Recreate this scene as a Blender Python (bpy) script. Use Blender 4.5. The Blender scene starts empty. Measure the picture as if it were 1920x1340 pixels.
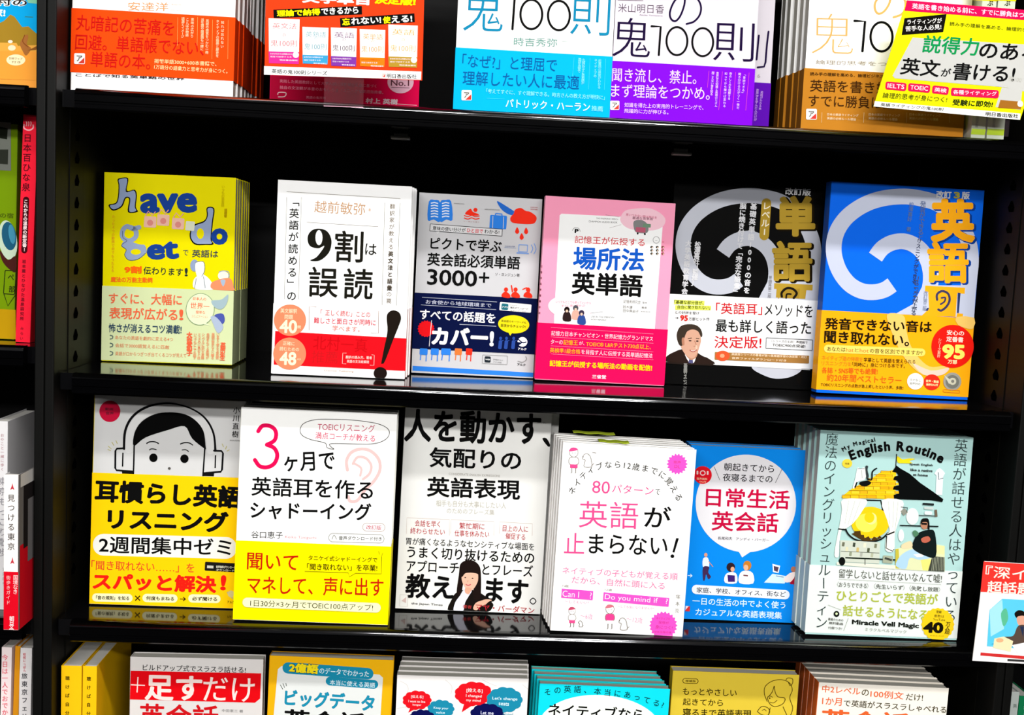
import bpy, math, random
import numpy as np
from mathutils import Vector, Matrix
from mathutils.geometry import tessellate_polygon
random.seed(4)
SC = bpy.context.scene; COL = SC.collection
# ---------------------------------------------------------------- camera
F = 2050.0; CAM = np.array([0.0, -1.04, 1.40]); YAW, PITCH, ROLL = -3.051, 5.604, 2.786
def cam_basis():
    y, p, r = map(math.radians, (YAW, PITCH, ROLL))
    f = np.array([-math.sin(y)*math.cos(p), math.cos(y)*math.cos(p), -math.sin(p)])
    rt = np.cross(f, [0, 0, 1]); rt /= np.linalg.norm(rt); up = np.cross(rt, f)
    return rt*math.cos(r)+up*math.sin(r), -rt*math.sin(r)+up*math.cos(r), f
BR, BU, BF = cam_basis()
cd = bpy.data.cameras.new('camera'); cam = bpy.data.objects.new('camera', cd); COL.objects.link(cam)
m = Matrix([[BR[i], BU[i], -BF[i], CAM[i]] for i in range(3)]+[[0, 0, 0, 1]])
cam.matrix_world = m; cd.sensor_width = 36; cd.lens = F/1920*36; cd.clip_start = 0.01
SC.camera = cam
# ---------------------------------------------------------------- world, lamps, exposure
w = bpy.data.worlds.new('shop'); SC.world = w; w.use_nodes = True
w.node_tree.nodes['Background'].inputs[0].default_value = (0.95, 0.97, 1, 1)
w.node_tree.nodes['Background'].inputs[1].default_value = 0.03
SC.view_settings.view_transform = 'Standard'; SC.view_settings.look = 'None'
SC.view_settings.gamma = 1; SC.view_settings.use_curve_mapping = False
SC.view_settings.exposure = 0.0
CEIL = 2.75
#          x0,   x1,   y,    width, power
STRIPS = [(0.02, 1.30, -1.22, .14, 33), (-1.75, -0.62, -1.22, .14, 14),
          (-2.0, 2.2, -3.1, .30, 176), (-2.0, 2.2, -4.6, .30, 182)]
for x0, x1, y, wd, pw in STRIPS:
    ld = bpy.data.lights.new('strip_lamp', 'AREA'); ld.shape = 'RECTANGLE'
    ld.size = x1-x0; ld.size_y = wd; ld.energy = pw; ld.color = (1, .985, .96)
    lo = bpy.data.objects.new('strip_lamp', ld); COL.objects.link(lo)
    lo.location = ((x0+x1)/2, y, CEIL-.075)
    if y < -2: lo.rotation_euler = (math.radians(35), 0, 0)
# ---------------------------------------------------------------- helpers
def srgb(h):
    # hex colour of the printed thing to linear
    c = [int(h[i:i+2], 16)/255 for i in (0, 2, 4)]
    return [x/12.92 if x <= .04045 else ((x+.055)/1.055)**2.4 for x in c]
MATS = {}
def mat(h, rough=.55, spec=.02, coat=0.0, kind='card', metal=0):
    k = (h, rough, spec, coat, kind, metal)
    if k in MATS: return MATS[k]
    M = bpy.data.materials.new(kind+'_'+h); M.use_nodes = True; nt = M.node_tree; b = nt.nodes['Principled BSDF']
    c = srgb(h)
    b.inputs['Roughness'].default_value = rough; b.inputs['Specular IOR Level'].default_value = spec
    b.inputs['Coat Weight'].default_value = coat; b.inputs['Coat Roughness'].default_value = .06
    b.inputs['Metallic'].default_value = metal
    tc = nt.nodes.new('ShaderNodeTexCoord'); nz = nt.nodes.new('ShaderNodeTexNoise'); mx = nt.nodes.new('ShaderNodeMix')
    mx.data_type = 'RGBA'
    if kind == 'pages':
        mp = nt.nodes.new('ShaderNodeMapping'); mp.inputs['Scale'].default_value = (3, 2600, 3)
        nt.links.new(tc.outputs['Object'], mp.inputs[0]); nt.links.new(mp.outputs[0], nz.inputs['Vector'])
        nz.inputs['Scale'].default_value = 1; amt = .62
    else:
        nt.links.new(tc.outputs['Object'], nz.inputs['Vector']); nz.inputs['Scale'].default_value = 60 if kind != 'case' else 8
        amt = .965 if kind != 'case' else .6
    mx.inputs['A'].default_value = (c[0]*amt, c[1]*amt, c[2]*amt, 1); mx.inputs['B'].default_value = (*c, 1)
    nt.links.new(nz.outputs['Fac'], mx.inputs['Factor']); nt.links.new(mx.outputs['Result'], b.inputs['Base Color'])
    MATS[k] = M; return M
def link_mesh(name, verts, faces, mats, parent=None, midx=None, smooth=False):
    me = bpy.data.meshes.new(name); me.from_pydata([tuple(map(float, v)) for v in verts], [], faces)
    for x in (mats if isinstance(mats, list) else [mats]): me.materials.append(x)
    if midx is not None: me.polygons.foreach_set('material_index', midx)
    if smooth: me.polygons.foreach_set('use_smooth', [True]*len(faces))
    me.update(); o = bpy.data.objects.new(name, me); COL.objects.link(o)
    if parent: o.parent = parent
    return o
def empty(name, label=None, cat=None, group=None, loc=(0, 0, 0)):
    o = bpy.data.objects.new(name, None); COL.objects.link(o); o.location = loc; o.empty_display_size = .05
    if label: o['label'] = label
    if cat: o['category'] = cat
    if group: o['group'] = group
    return o
def boxes(name, bl, mats, parent=None, midx=None, bevel=0):
    V = []; Fc = []; mi = []
    for n, (x0, x1, y0, y1, z0, z1) in enumerate(bl):
        b = len(V); V += [(x, y, z) for x in (x0, x1) for y in (y0, y1) for z in (z0, z1)]
        Fc += [tuple(b+i for i in f) for f in ((0, 1, 3, 2), (4, 6, 7, 5), (0, 4, 5, 1), (2, 3, 7, 6), (0, 2, 6, 4), (1, 5, 7, 3))]
        mi += [midx[n] if midx else 0]*6
    o = link_mesh(name, V, Fc, mats, parent, mi)
    if bevel:
        md = o.modifiers.new('bevel', 'BEVEL'); md.width = bevel; md.segments = 2
    return o
def ray(px, py): return BF+BR*(px-960)/F-BU*(py-670)/F
def at_y(px, py, Y): d = ray(px, py); return CAM+d*(Y-CAM[1])/d[1]
def at_z(px, py, Z): d = ray(px, py); return CAM+d*(Z-CAM[2])/d[2]
# glyph outlines from the built-in font, cached one by one
GC = {}; REP = {}
def _tmesh(body, off=0.0):
    c = bpy.data.curves.new('t', 'FONT'); c.body = body; c.size = 1; c.resolution_u = 3; c.offset = off
    o = bpy.data.objects.new('t', c); COL.objects.link(o)
    me = o.evaluated_get(bpy.context.evaluated_depsgraph_get()).to_mesh()
    v = np.zeros(len(me.vertices)*3); me.vertices.foreach_get('co', v)
    f = [tuple(p.vertices) for p in me.polygons]
    bpy.data.objects.remove(o); bpy.data.curves.remove(c)
    v = v.reshape(-1, 3); v[:, 2] = 0; return v, f
def glyph(ch, off):
    if off > .007:      # heavier stroke: the outline laid over itself round a small ring
        kb = (ch, 'b', off)
        if kb not in GC:
            v, f, adv = glyph(ch, 0); V, Fc = [], []
            rings = [(off, 8)] if off < .045 else [(off, 12), (off*.5, 6)]
            if off < .02: rings = [(off, 5)]
            for r_, n_ in rings:
                for i in range(n_):
                    t = 2*math.pi*(i+.5)/n_; b = len(V)*len(v)
                    V.append(np.hstack([v[:, :2]+[r_*math.cos(t), r_*math.sin(t)], np.full((len(v), 1), float(len(V)))])); Fc += [tuple(q+b for q in p_) for p_ in f]
            GC[kb] = (np.vstack(V) if len(v) else v, Fc, adv); REP[kb] = len(V)
        return GC[kb]
    k = (ch, off)
    if k not in GC:
        v, f = _tmesh(ch, off)
        if ord(ch) > 0x2000: adv = 1.0
        else:
            kk = ('adv', ch)
            if kk not in GC:
                a = _tmesh('H'+ch+'H')[0][:, 0].max(); b = _tmesh('HH')[0][:, 0].max(); GC[kk] = a-b
            adv = GC[kk]
        GC[k] = (v, f, adv)
    return GC[k]
def string_mesh(s, off, gap=0.0):
    V = []; Fc = []; x = 0; n = 0
    for ch in s:
        if ch in ' \u3000': x += .3 if ch == ' ' else 1; continue
        v, f, a = glyph(ch, off)
        if len(v):
            V.append(v+[x, 0, 0]); Fc += [tuple(i+n for i in q) for q in f]; n += len(v)
        x += a+gap
    return np.vstack(V), Fc
def catmull(pts, closed=True, n=6):
    P = np.array(pts, float); N = len(P); out = []
    for i in range(N if closed else N-1):
        if closed: a, b, c, d = P[i-1], P[i], P[(i+1) % N], P[(i+2) % N]
        else: a, b, c, d = P[max(i-1, 0)], P[i], P[i+1], P[min(i+2, N-1)]
        for k in range(n):
            t = k/n
            out.append(.5*((2*b)+(c-a)*t+(2*a-5*b+4*c-d)*t*t+(3*b-a-3*c+d)*t**3))
    if not closed: out.append(P[-1])
    return out
VROT = 'ー「」『』（）()―…〜'
class Print:
    """flat print on a front face: marks are measured on the photograph and carried to the face of the book"""
    def __init__(s, fr, org, sc, lift=.00025):
        s.fr = fr; s.org = org; s.sc = sc; s.V = []; s.F = []; s.M = []; s.mats = []; s.lift = lift; s.n = 0; s.zmin = .0003 if fr.snapped else -9
    def mi(s, col, **k):
        M = mat(col, **k) if isinstance(col, str) else col
        if M not in s.mats: s.mats.append(M)
        return s.mats.index(M)
    def loc(s, x, y): return s.fr.loc(s.org[0]+x/s.sc, s.org[1]+y/s.sc)
    def add(s, pts, faces, col, rep=None):
        b = len(s.V); s.n += 1; y = -(s.lift+s.n*.000004)
        mi = s.mi(col)
        rep = np.zeros(len(pts)) if rep is None else rep
        for (x, z), k in zip(s.locs(np.array(pts, float)), rep): s.V.append((x, y-k*.0000008, max(z, s.zmin)))
        s.n += float(rep.max())*.2 if len(rep) else 0
        s.F += [tuple(i+b for i in f) for f in faces]; s.M += [mi]*len(faces)
    def locs(s, P):
        return s.fr.locs(P[:, 0]/s.sc+s.org[0], P[:, 1]/s.sc+s.org[1])
    def poly(s, pts, col):
        tr = tessellate_polygon([[Vector((p[0], p[1], 0)) for p in pts]])
        s.add(pts, [tuple(t) for t in tr], col)
    def blob(s, pts, col, n=5): s.poly(catmull(pts, True, n), col)
    def ell(s, cx, cy, rx, ry, col, n=28, rot=0):
        c, q = math.cos(math.radians(rot)), math.sin(math.radians(rot))
        s.poly([(cx+rx*math.cos(a)*c-ry*math.sin(a)*q, cy+rx*math.cos(a)*q+ry*math.sin(a)*c) for a in [2*math.pi*i/n for i in range(n)]], col)
    def burst(s, cx, cy, r, n, amp, col):
        s.poly([(cx+(r+(amp*math.cos(n*a)))*math.cos(a), cy+(r+(amp*math.cos(n*a)))*math.sin(a)) for a in [2*math.pi*i/(n*8) for i in range(n*8)]], col)
    def barpts(s, x1, y1, x2, y2, h, r=0):
        d = np.array([x2-x1, y2-y1], float); L = np.linalg.norm(d); d /= L; u = np.array([-d[1], d[0]])
        o = np.array([x1, y1], float)
        if r <= 0: q = [(0, -h/2), (L, -h/2), (L, h/2), (0, h/2)]
        else:
            r = min(r, h/2, L/2); q = []
            for cx, cy, a0 in ((L-r, -h/2+r, -90), (L-r, h/2-r, 0), (r, h/2-r, 90), (r, -h/2+r, 180)):
                q += [(cx+r*math.cos(math.radians(a0+k*15)), cy+r*math.sin(math.radians(a0+k*15))) for k in range(7)]
        return [tuple(o+d*a+u*b) for a, b in q]
    def bar(s, x1, y1, x2, y2, h, col, r=0): s.poly(s.barpts(x1, y1, x2, y2, h, r), col)
    def frame(s, x1, y1, x2, y2, h, wd, col, r=0): s.stroke(s.barpts(x1, y1, x2, y2, h, r), wd, col, True)
    def stroke(s, pts, wd, col, closed=False, smooth=False, cap=True):
        P = catmull(pts, closed, 5) if smooth else [np.array(p, float) for p in pts]
        V = []; Fc = []; N = len(P)
        for i in range(N):
            a = P[i-1] if (i or closed) else P[i]; c = P[(i+1) % N] if (i < N-1 or closed) else P[i]
            d = c-a; L = np.linalg.norm(d); d = d/L if L > 1e-9 else np.array([1., 0]); u = np.array([-d[1], d[0]])*wd/2
            V += [P[i]+u, P[i]-u]
        for i in range(N if closed else N-1):
            j = (i+1) % N; Fc.append((2*i, 2*j, 2*j+1, 2*i+1))
        s.add(V, Fc, col)
        if not closed and wd > 7 and cap:
            for e in (P[0], P[-1]): s.ell(e[0], e[1], wd/2, wd/2, col, 12)
    def t(s, txt, x1, y1, x2, y2, h, col, b=0, gap=0.0, slant=0):
        V, Fc = string_mesh(txt, b, gap)
        x0, xm, y0, ym = V[:, 0].min(), V[:, 0].max(), V[:, 1].min(), V[:, 1].max()
        U = (V[:, 0]-x0)/(xm-x0); W = (V[:, 1]-(y0+ym)/2)/(ym-y0)*h
        d = np.array([x2-x1, y2-y1], float); L = np.linalg.norm(d); d /= L; u = np.array([d[1], -d[0]])
        s.add(np.array([x1, y1])+np.outer(U*L+W*slant, d)+np.outer(W, u), Fc, col, V[:, 2])
    def one(s, ch, cx, cy, size, col, b=0, rot=0, sx=1):
        v, f, a = glyph(ch, b)
        if not len(v): return
        c = np.array([a/2 if ord(ch) > 0x2000 else (v[:, 0].min()+v[:, 0].max())/2, .38 if ord(ch) > 0x2000 else .36])
        P = (v[:, :2]-c)*[size*sx, -size]; t = math.radians(rot)
        R = np.array([[math.cos(t), math.sin(t)], [-math.sin(t), math.cos(t)]])
        s.add(P@R+[cx, cy], f, col, v[:, 2])
    def v(s, txt, x1, y1, x2, y2, w_, col, b=0):
        n = len(txt)
        for i, ch in enumerate(txt):
            if ch in ' \u3000': continue
            f = (i+.5)/n; cx, cy = x1+(x2-x1)*f, y1+(y2-y1)*f; pitch = math.hypot(x2-x1, y2-y1)/n
            sz = w_/.92
            if ch in VROT: s.one(ch, cx, cy, sz, col, b, 90)
            elif ch in '。、': s.one(ch, cx+sz*.55, cy-sz*.55, sz, col, b)
            else: s.one(ch, cx, cy, sz, col, b, math.degrees(math.atan2(x1-x2, y2-y1)))
    def arc(s, txt, pts, size, col, b=0):
        """letters along a smooth path, each turned with it"""
        P = catmull(pts, False, 8); L = [0]
        for i in range(1, len(P)): L.append(L[-1]+np.linalg.norm(P[i]-P[i-1]))
        adv = [glyph(c, b)[2] if c != ' ' else .3 for c in txt]; tot = sum(adv); x = 0
        for ch, a in zip(txt, adv):
            q = (x+a/2)/tot*L[-1]; x += a
            if ch == ' ': continue
            i = max(1, min(len(P)-1, int(np.searchsorted(L, q)))); t = (q-L[i-1])/(L[i]-L[i-1]+1e-9)
            p = P[i-1]+(P[i]-P[i-1])*t; d = P[i]-P[i-1]
            s.one(ch, p[0], p[1], size, col, b, math.degrees(math.atan2(d[1], d[0])))
    def done(s, name, parent):
        if not s.F: return None
        return link_mesh(name, s.V, s.F, s.mats, parent, s.M)
class Frame:
    """upright plane of a front face: O bottom centre, ex along the bottom, ez up the face"""
    def __init__(s, quad, Y=None, Zs=None, lean=2.0, snap=True, roll=None):
        bl, br = quad[3], quad[2]
        if Y is None: Y = (at_z(*bl, Zs)[1]+at_z(*br, Zs)[1])/2
        L = math.radians(lean); s.n = np.array([0, -math.cos(L), math.sin(L)])
        Pm = at_y((bl[0]+br[0])/2, (bl[1]+br[1])/2, Y)
        if Zs is not None and snap: Pm[2] = Zs
        s.P0 = Pm.copy()
        q = [s.hit(*p) for p in quad]
        ex0 = np.array([1., 0, 0]); ez0 = np.cross(ex0, s.n); ez0 = -ez0 if ez0[2] < 0 else ez0
        def ab(p): d = p-Pm; return np.array([d@ex0, d@ez0])
        a = [ab(p) for p in q]
        if roll is None:
            vx = (a[1]-a[0])+(a[2]-a[3]); vz = (a[0]-a[3])+(a[1]-a[2])
            roll = (math.atan2(vx[1], vx[0])*1.0+math.atan2(-vz[0], vz[1]))/2
            roll = max(-.03, min(.03, roll))
        s.ex = ex0*math.cos(roll)+ez0*math.sin(roll); s.ez = -ex0*math.sin(roll)+ez0*math.cos(roll)
        s.w = (np.linalg.norm(a[1]-a[0])+np.linalg.norm(a[2]-a[3]))/2
        cx = np.mean([p@s.ex for p in q]); Pc = Pm@s.ex
        s.P0 = Pm+s.ex*(cx-Pc)
        bz = min((q[2]-s.P0)@s.ez, (q[3]-s.P0)@s.ez) if not snap else 0
        bz = ((q[2]-s.P0)@s.ez+(q[3]-s.P0)@s.ez)/2 if not snap else 0
        tz = ((q[0]-s.P0)@s.ez+(q[1]-s.P0)@s.ez)/2
        s.P0 = s.P0+s.ez*bz; s.h = tz-bz; s.roll = roll
        s.snapped = snap and Zs is not None
        if s.snapped:      # stand the lowest corner on the shelf
            up = abs(s.ex[2])*(s.w/2+.0012)+abs(s.n[2])*.018+.0003
            s.P0 = s.P0+s.ez*up; s.h -= up
        s.pxcx = cx
    def hit(s, px, py): d = ray(px, py); return CAM+d*(((s.P0-CAM)@s.n)/(d@s.n))
    def loc(s, px, py): p = s.hit(px, py)-s.P0; return p@s.ex, p@s.ez
    def locs(s, X, Y):
        D = BF[None]+np.outer((X-960)/F, BR)-np.outer((Y-670)/F, BU)
        t = ((s.P0-CAM)@s.n)/(D@s.n); P = CAM+D*t[:, None]-s.P0
        return np.stack([P@s.ex, P@s.ez], 1)
    def place(s, o):
        o.matrix_world = Matrix([[s.ex[i], -s.n[i], s.ez[i], s.P0[i]] for i in range(3)]+[[0, 0, 0, 1]])
def proj(P):
    d = np.array(P)-CAM; z = d@BF
    return (960+F*(d@BR)/z, 670-F*(d@BU)/z)
def qdown(tl, tr, Y, Z):
    a, b = at_y(*tl, Y), at_y(*tr, Y)
    return [tl, tr, proj((b[0], Y, Z)), proj((a[0], Y, Z))]
def qup(bl, br, Y, h):
    a, b = at_y(*bl, Y), at_y(*br, Y); z = (a[2]+b[2])/2
    return [proj((a[0], Y, z+h)), proj((b[0], Y, z+h)), br, bl]
# shelf surface heights; the second to fifth are in view
SHELF_Z = [2.045, 1.790, 1.5275, 1.2640, 1.0235, .7780, .530, .285, .045]
Z1, Z2, Z3, Z4 = SHELF_Z[2:6]
BLK = mat('08080a', .09, .5, kind='case'); BLKM = mat('08080a', .5, .12, kind='case'); LIPM = mat('030304', .12, .12, kind='case'); TRIM = mat('a0a0a4', .14, .5, kind='metal', metal=1)
GRAYM = mat('8a8680', .35, .5, kind='metal', metal=.7); SIDE = mat('080807', .5, .12, kind='case')
HOLE = mat('020202', .9, 0, kind='case')
# ---------------------------------------------------------------- the room
def struct(o): o['kind'] = 'structure'; return o
struct(boxes('floor', [(-4, 4, -6, .6, -.05, 0)], mat('2a2826', .4, .3, kind='case')))
struct(boxes('ceiling', [(-4, 4, -6, .6, CEIL, CEIL+.05)], mat('d8d8d4', .8, .2, kind='case')))
struct(boxes('wall_back', [(-4, 4, .36, .42, 0, CEIL)], mat('3a3836', .7, .2, kind='case')))
def emat():
    M = bpy.data.materials.new('lamp_diffuser'); M.use_nodes = True; nt = M.node_tree
    e = nt.nodes.new('ShaderNodeEmission'); e.inputs[0].default_value = (1, .98, .95, 1); e.inputs[1].default_value = 2.2
    nt.links.new(e.outputs[0], nt.nodes['Material Output'].inputs[0]); return M
EM = emat()
for (x0, x1, y, wd, pw), lb in zip(STRIPS, ('short ceiling strip lamp above the right half of the black bookcase', 'short ceiling strip lamp above the left half of the black bookcase',
        'long wide ceiling lamp behind the viewer, the nearer one', 'long wide ceiling lamp behind the viewer, the farther one')):
    r = empty('ceiling_light', lb, 'lamp', loc=((x0+x1)/2, y, CEIL)); L = (x1-x0)/2
    boxes('lamp_housing', [(-L-.02, L+.02, -wd/2-.03, wd/2+.03, -.04, 0)], mat('e6e6e6', .5, .3, kind='case'), r)
    boxes('lamp_diffuser', [(-L, L, -wd/2, wd/2, -.06, -.04)], EM, r)
# ---------------------------------------------------------------- bookcases
def lip_profile(z):
    pts = []
    r = .0060; y0 = -.002; y1 = .0090; top = z+.0012
    for k in range(8): a = math.radians(180-90*k/7); pts.append((y0+r+r*math.cos(a), top-r+r*math.sin(a)))
    pts += [(y1, top), (y1, z-.0185), (y0+.0015, z-.0185), (y0, z-.017), (y0, z-.0135), (y0+.001, z-.0128), (y0+.001, z-.0112), (y0, z-.0105)]
    return pts
def extrude_x(name, prof, x0, x1, m_, parent, smooth=True):
    n = len(prof); V = [(x0, y, z) for y, z in prof]+[(x1, y, z) for y, z in prof]
    Fc = [(i, (i+1) % n, n+(i+1) % n, n+i) for i in range(n)]+[tuple(range(n))[::-1], tuple(range(n, 2*n))]
    o = link_mesh(name, V, Fc, [m_, TRIM], parent, [1 if 1 <= i < 4 else 0 for i in range(len(Fc))])
    if smooth:
        for i in range(7): o.data.polygons[i].use_smooth = True
    return o
def bookcase(label, x0, x1, zs=SHELF_Z, gl=.017, gr=.010):
    """x0..x1 inside width"""
    r = empty('bookcase', label, 'bookcase', loc=(0, 0, 0)); DEP = .30; T = .0088
    for s, xa, xb in ((-1, x0-gl-T, x0-gl), (1, x1+gr, x1+gr+T)):
        p = boxes('side_panel', [(xa, xb, -.001, DEP, .0, 2.12)], SIDE, r, bevel=.0012)
        xin = xb if s < 0 else xa
        sx0, sx1 = (xin, xin+.0008) if s < 0 else (xin-.0008, xin)
        boxes('slotted_strip', [(sx0, sx1, .035, .075, .05, 2.1)], mat('080704', .5, .1, kind='case'), p)
        # slots of the strip: the ones beside the two middle rows can be told apart
        hx0, hx1 = (xin+.0008, xin+.0010) if s < 0 else (xin-.0010, xin-.0008)
        proto = None
        for z in np.arange(1.06, 1.50, .0215):
            if proto is None:
                proto = link_mesh('slot', [(hx0 if s > 0 else hx1, y, zz) for y, zz in ((.049, -.0055), (.058, -.0055), (.061, -.001), (.056, .0055), (.053, .0055), (.048, -.001))], [(0, 1, 2, 3, 4, 5) if s < 0 else (5, 4, 3, 2, 1, 0)], HOLE, p); o = proto
            else: o = proto.copy(); COL.objects.link(o)
            o.location = (0, 0, z)
    boxes('back_panel', [(x0-gl, x1+gr, DEP-.012, DEP, .02, 2.12)], BLKM, r)
    boxes('top_panel', [(x0-gl, x1+gr, 0, DEP-.0125, 2.09, 2.12)], BLKM, r)
    boxes('plinth', [(x0-gl, x1+gr, .02, .04, 0, .03)], BLKM, r)
    for z in zs:
        b = boxes('shelf_board', [(x0-gl+.0022, x1+gr-.0022, .0091, DEP-.013, z-.016, z)], BLK, r)
        extrude_x('shelf_edge', lip_profile(z), x0, x1, LIPM, b)
    return r
center = bookcase('wide black bookcase in the middle with face-out language books', -.357, .549)
ZL2 = 1.2875
left = bookcase('black bookcase cut off by the left edge of the frame', -1.27, -.4020, [ZL2 if z == Z2 else z for z in SHELF_Z])
right = bookcase('black bookcase cut off by the right edge of the frame', .5872, 1.46, gl=.010)
# small clips on the underside of the top shelf in view
for k, (px, py) in enumerate(((751, 256), (1278, 286))):
    p = at_y(px, py, .06)
    r = boxes('shelf_clip', [(-.0095, .0095, -.006, .006, -.0028, 0), (-.007, .007, .003, .0055, 0, 1.5095-p[2])], GRAYM, center, bevel=.0008)
    r.location = (p[0], .06, p[2])
# ---------------------------------------------------------------- books
PAGE = mat('c9c6bc', .8, .1, kind='pages'); PAGEW = mat('dcdad4', .8, .1, kind='pages')
def book(name, label, fr, t=.015, front='ffffff', spine='ffffff', back='ffffff', spine_side='L', group=None, band=None, copies=0,
         gapk=.0006, clabel=None, cdx=0.0, rough=.42, coat=.0, cat='book', jitter=.0):
    """paperback: cover (> cover_print), pages, band (> band_print); returns root, cover, band"""
    r = empty(name, label, cat, group); fr.place(r); w_, h = fr.w, fr.h; c = .0005
    kw = dict(rough=max(rough, .5), coat=coat)
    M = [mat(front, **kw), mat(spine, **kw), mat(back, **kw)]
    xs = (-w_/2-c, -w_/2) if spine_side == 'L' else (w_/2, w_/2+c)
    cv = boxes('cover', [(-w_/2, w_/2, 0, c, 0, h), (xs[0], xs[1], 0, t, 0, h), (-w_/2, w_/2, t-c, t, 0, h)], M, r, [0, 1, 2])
    a, b = (-w_/2, w_/2-.0008) if spine_side == 'L' else (-w_/2+.0008, w_/2)
    boxes('pages', [(a, b, c, t-c, .0006, h-.0008)], PAGE, r)
    bo = None
    if band:
        z0, z1, bc = band; q = .0004; z0 = max(z0, .0004)
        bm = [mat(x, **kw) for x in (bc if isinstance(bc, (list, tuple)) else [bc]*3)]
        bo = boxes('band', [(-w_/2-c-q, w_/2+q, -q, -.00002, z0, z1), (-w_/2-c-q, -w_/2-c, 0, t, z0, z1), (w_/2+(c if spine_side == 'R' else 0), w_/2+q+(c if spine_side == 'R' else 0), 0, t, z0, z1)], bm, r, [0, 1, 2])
    if copies and clabel is None: clabel = label
    for k in range(copies):
        rr = r.copy(); COL.objects.link(rr)
        rr['label'] = clabel if copies == 1 else ORD[k]+' '+clabel; rr['group'] = group or ('copies stacked behind: '+name.replace('_', ' '))
        off = (k+1)*(t+gapk)
        dx = cdx*(k+1)+random.uniform(-jitter, jitter)
        rr.matrix_world = Matrix.Translation((dx, off/abs(fr.n[1]), 0)) @ r.matrix_world
        for ch in r.children:
            cc = ch.copy(); COL.objects.link(cc); cc.parent = rr
    return r, cv, bo
def zband(fr, pts_top, pts_bot):
    f = lambda P: sum(fr.loc(*p)[1] for p in P)/len(P)
    return f(pts_bot), f(pts_top)
def Q(org, sc, *p): return [(org[0]+x/sc, org[1]+y/sc) for x, y in p]
ORD = ['nearest', 'second', 'third', 'fourth', 'fifth', 'sixth', 'rearmost']
W, K = 'ffffff', '0b0b0b'
# ================================================================ second row
# -- yellow have do get
o_, s_ = (150, 290), 2.977
fr = Frame(Q(o_, s_, (131, 92), (868, 133), (850, 1184), (131, 1152)), Y=.112, Zs=Z2)
zb = zband(fr, Q(o_, s_, (131, 728), (858, 762)), Q(o_, s_, (131, 1148), (850, 1180)))
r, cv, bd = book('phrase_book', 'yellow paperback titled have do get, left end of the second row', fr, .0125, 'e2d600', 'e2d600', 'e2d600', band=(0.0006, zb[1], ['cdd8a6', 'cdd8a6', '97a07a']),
    copies=5, clabel='copy behind the front yellow have do get paperback', jitter=.0006)
p = Print(fr, o_, s_); NV, GB, OR = '173d8c', '8d9dbd', 'ef6a1a'
p.blob([(225, 130), (270, 132), (262, 200), (305, 195), (318, 225), (312, 290), (322, 318), (268, 320), (275, 250), (255, 245), (235, 290), (185, 312), (160, 280), (200, 268), (212, 230), (215, 170), (210, 140)], K, 4)
p.blob([(229, 135), (264, 137), (256, 207), (300, 200), (312, 228), (306, 290), (314, 313), (275, 315), (281, 245), (252, 238), (230, 285), (188, 305), (168, 283), (205, 272), (218, 230), (221, 170), (216, 144)], GB, 4)
p.t('ave', 335, 272, 655, 268, 112, NV, .045)
p.blob([(708, 295), (750, 300), (742, 380), (735, 470), (745, 500), (700, 503), (640, 500), (612, 455), (630, 395), (690, 370), (708, 340)], K, 4)
p.blob([(713, 300), (744, 304), (736, 380), (729, 470), (737, 494), (700, 497), (643, 493), (619, 453), (636, 400), (694, 376), (714, 340)], GB, 4)
p.ell(672, 440, 20, 30, 'e2d600', 16)
p.t('o', 732, 455, 825, 458, 92, NV, .05)
p.stroke([(330, 405), (295, 412), (262, 400), (238, 425), (240, 462), (275, 480), (310, 460), (312, 425), (285, 405)], 26, GB, smooth=True)
p.blob([(255, 478), (330, 500), (362, 505), (370, 545), (330, 580), (270, 588), (250, 555), (262, 530), (232, 510)], GB, 4)
p.ell(312, 542, 28, 16, 'e2d600', 14); p.stroke([(238, 425), (240, 462), (262, 480), (232, 505), (258, 530), (250, 560), (275, 588), (325, 582), (368, 548)], 3, '3a4a60', smooth=True)
p.t('et', 372, 538, 552, 530, 100, NV, .045)
for cx, cy, a in ((392, 375, 0), (465, 365, 12), (548, 385, 4)):
    p.bar(cx-34, cy-2, cx+34, cy+2, 62, 'e8b8a4', 8); p.ell(cx, cy+5, 17, 17, 'd98a80', 14); p.stroke([(cx-28, cy-32), (cx-10, cy-60), (cx+12, cy-36), (cx+30, cy-58)], 6, 'e39b94')
p.bar(590, 395, 640, 400, 52, 'd5d9c0', 6)
p.t('で', 575, 545, 605, 547, 30, '3c4a50'); p.t('英語は', 626, 550, 772, 554, 42, '2c3a4a', .012)
p.t('9割', 248, 640, 345, 642, 42, 'f2650f', .05); p.t('伝わります', 355, 645, 575, 655, 44, '24302c', .012); p.t('!', 585, 655, 602, 655, 46, '24302c', .03)
p.t('魔法の万能主動詞', 172, 695, 405, 700, 30, OR, .03)
p.v('たった４つの動詞で何でもつたえる', 188, 335, 183, 655, 17, 'e0a020', .01)
p.v('いつもの英会話', 800, 170, 797, 290, 18, 'c8b400'); p.v('話題書', 815, 300, 812, 350, 16, 'b89a00', .02)
p.ell(640, 618, 24, 34, GB, 16); p.blob([(650, 600), (690, 600), (695, 650), (680, 690), (655, 680), (645, 640)], 'f4efe0'); p.blob([(640, 690), (690, 670), (735, 710), (745, 752), (640, 746)], 'eef0ee')
p.stroke([(645, 600), (690, 598), (696, 645), (680, 680)], 3, '50606c', smooth=True); p.stroke([(650, 690), (640, 745)], 3, '50606c'); p.stroke([(690, 680), (700, 745)], 3, '50606c')
p.ell(800, 675, 30, 26, 'f0e6d4', 16); p.stroke([(775, 655), (800, 648), (830, 655), (832, 690)], 5, '909aa6', smooth=True); p.blob([(735, 715), (780, 695), (840, 690), (858, 740), (856, 757), (742, 750)], 'ef8b62'); p.blob([(785, 700), (812, 700), (800, 735)], '9fb2c8')
p.done('cover_print', cv)
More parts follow.
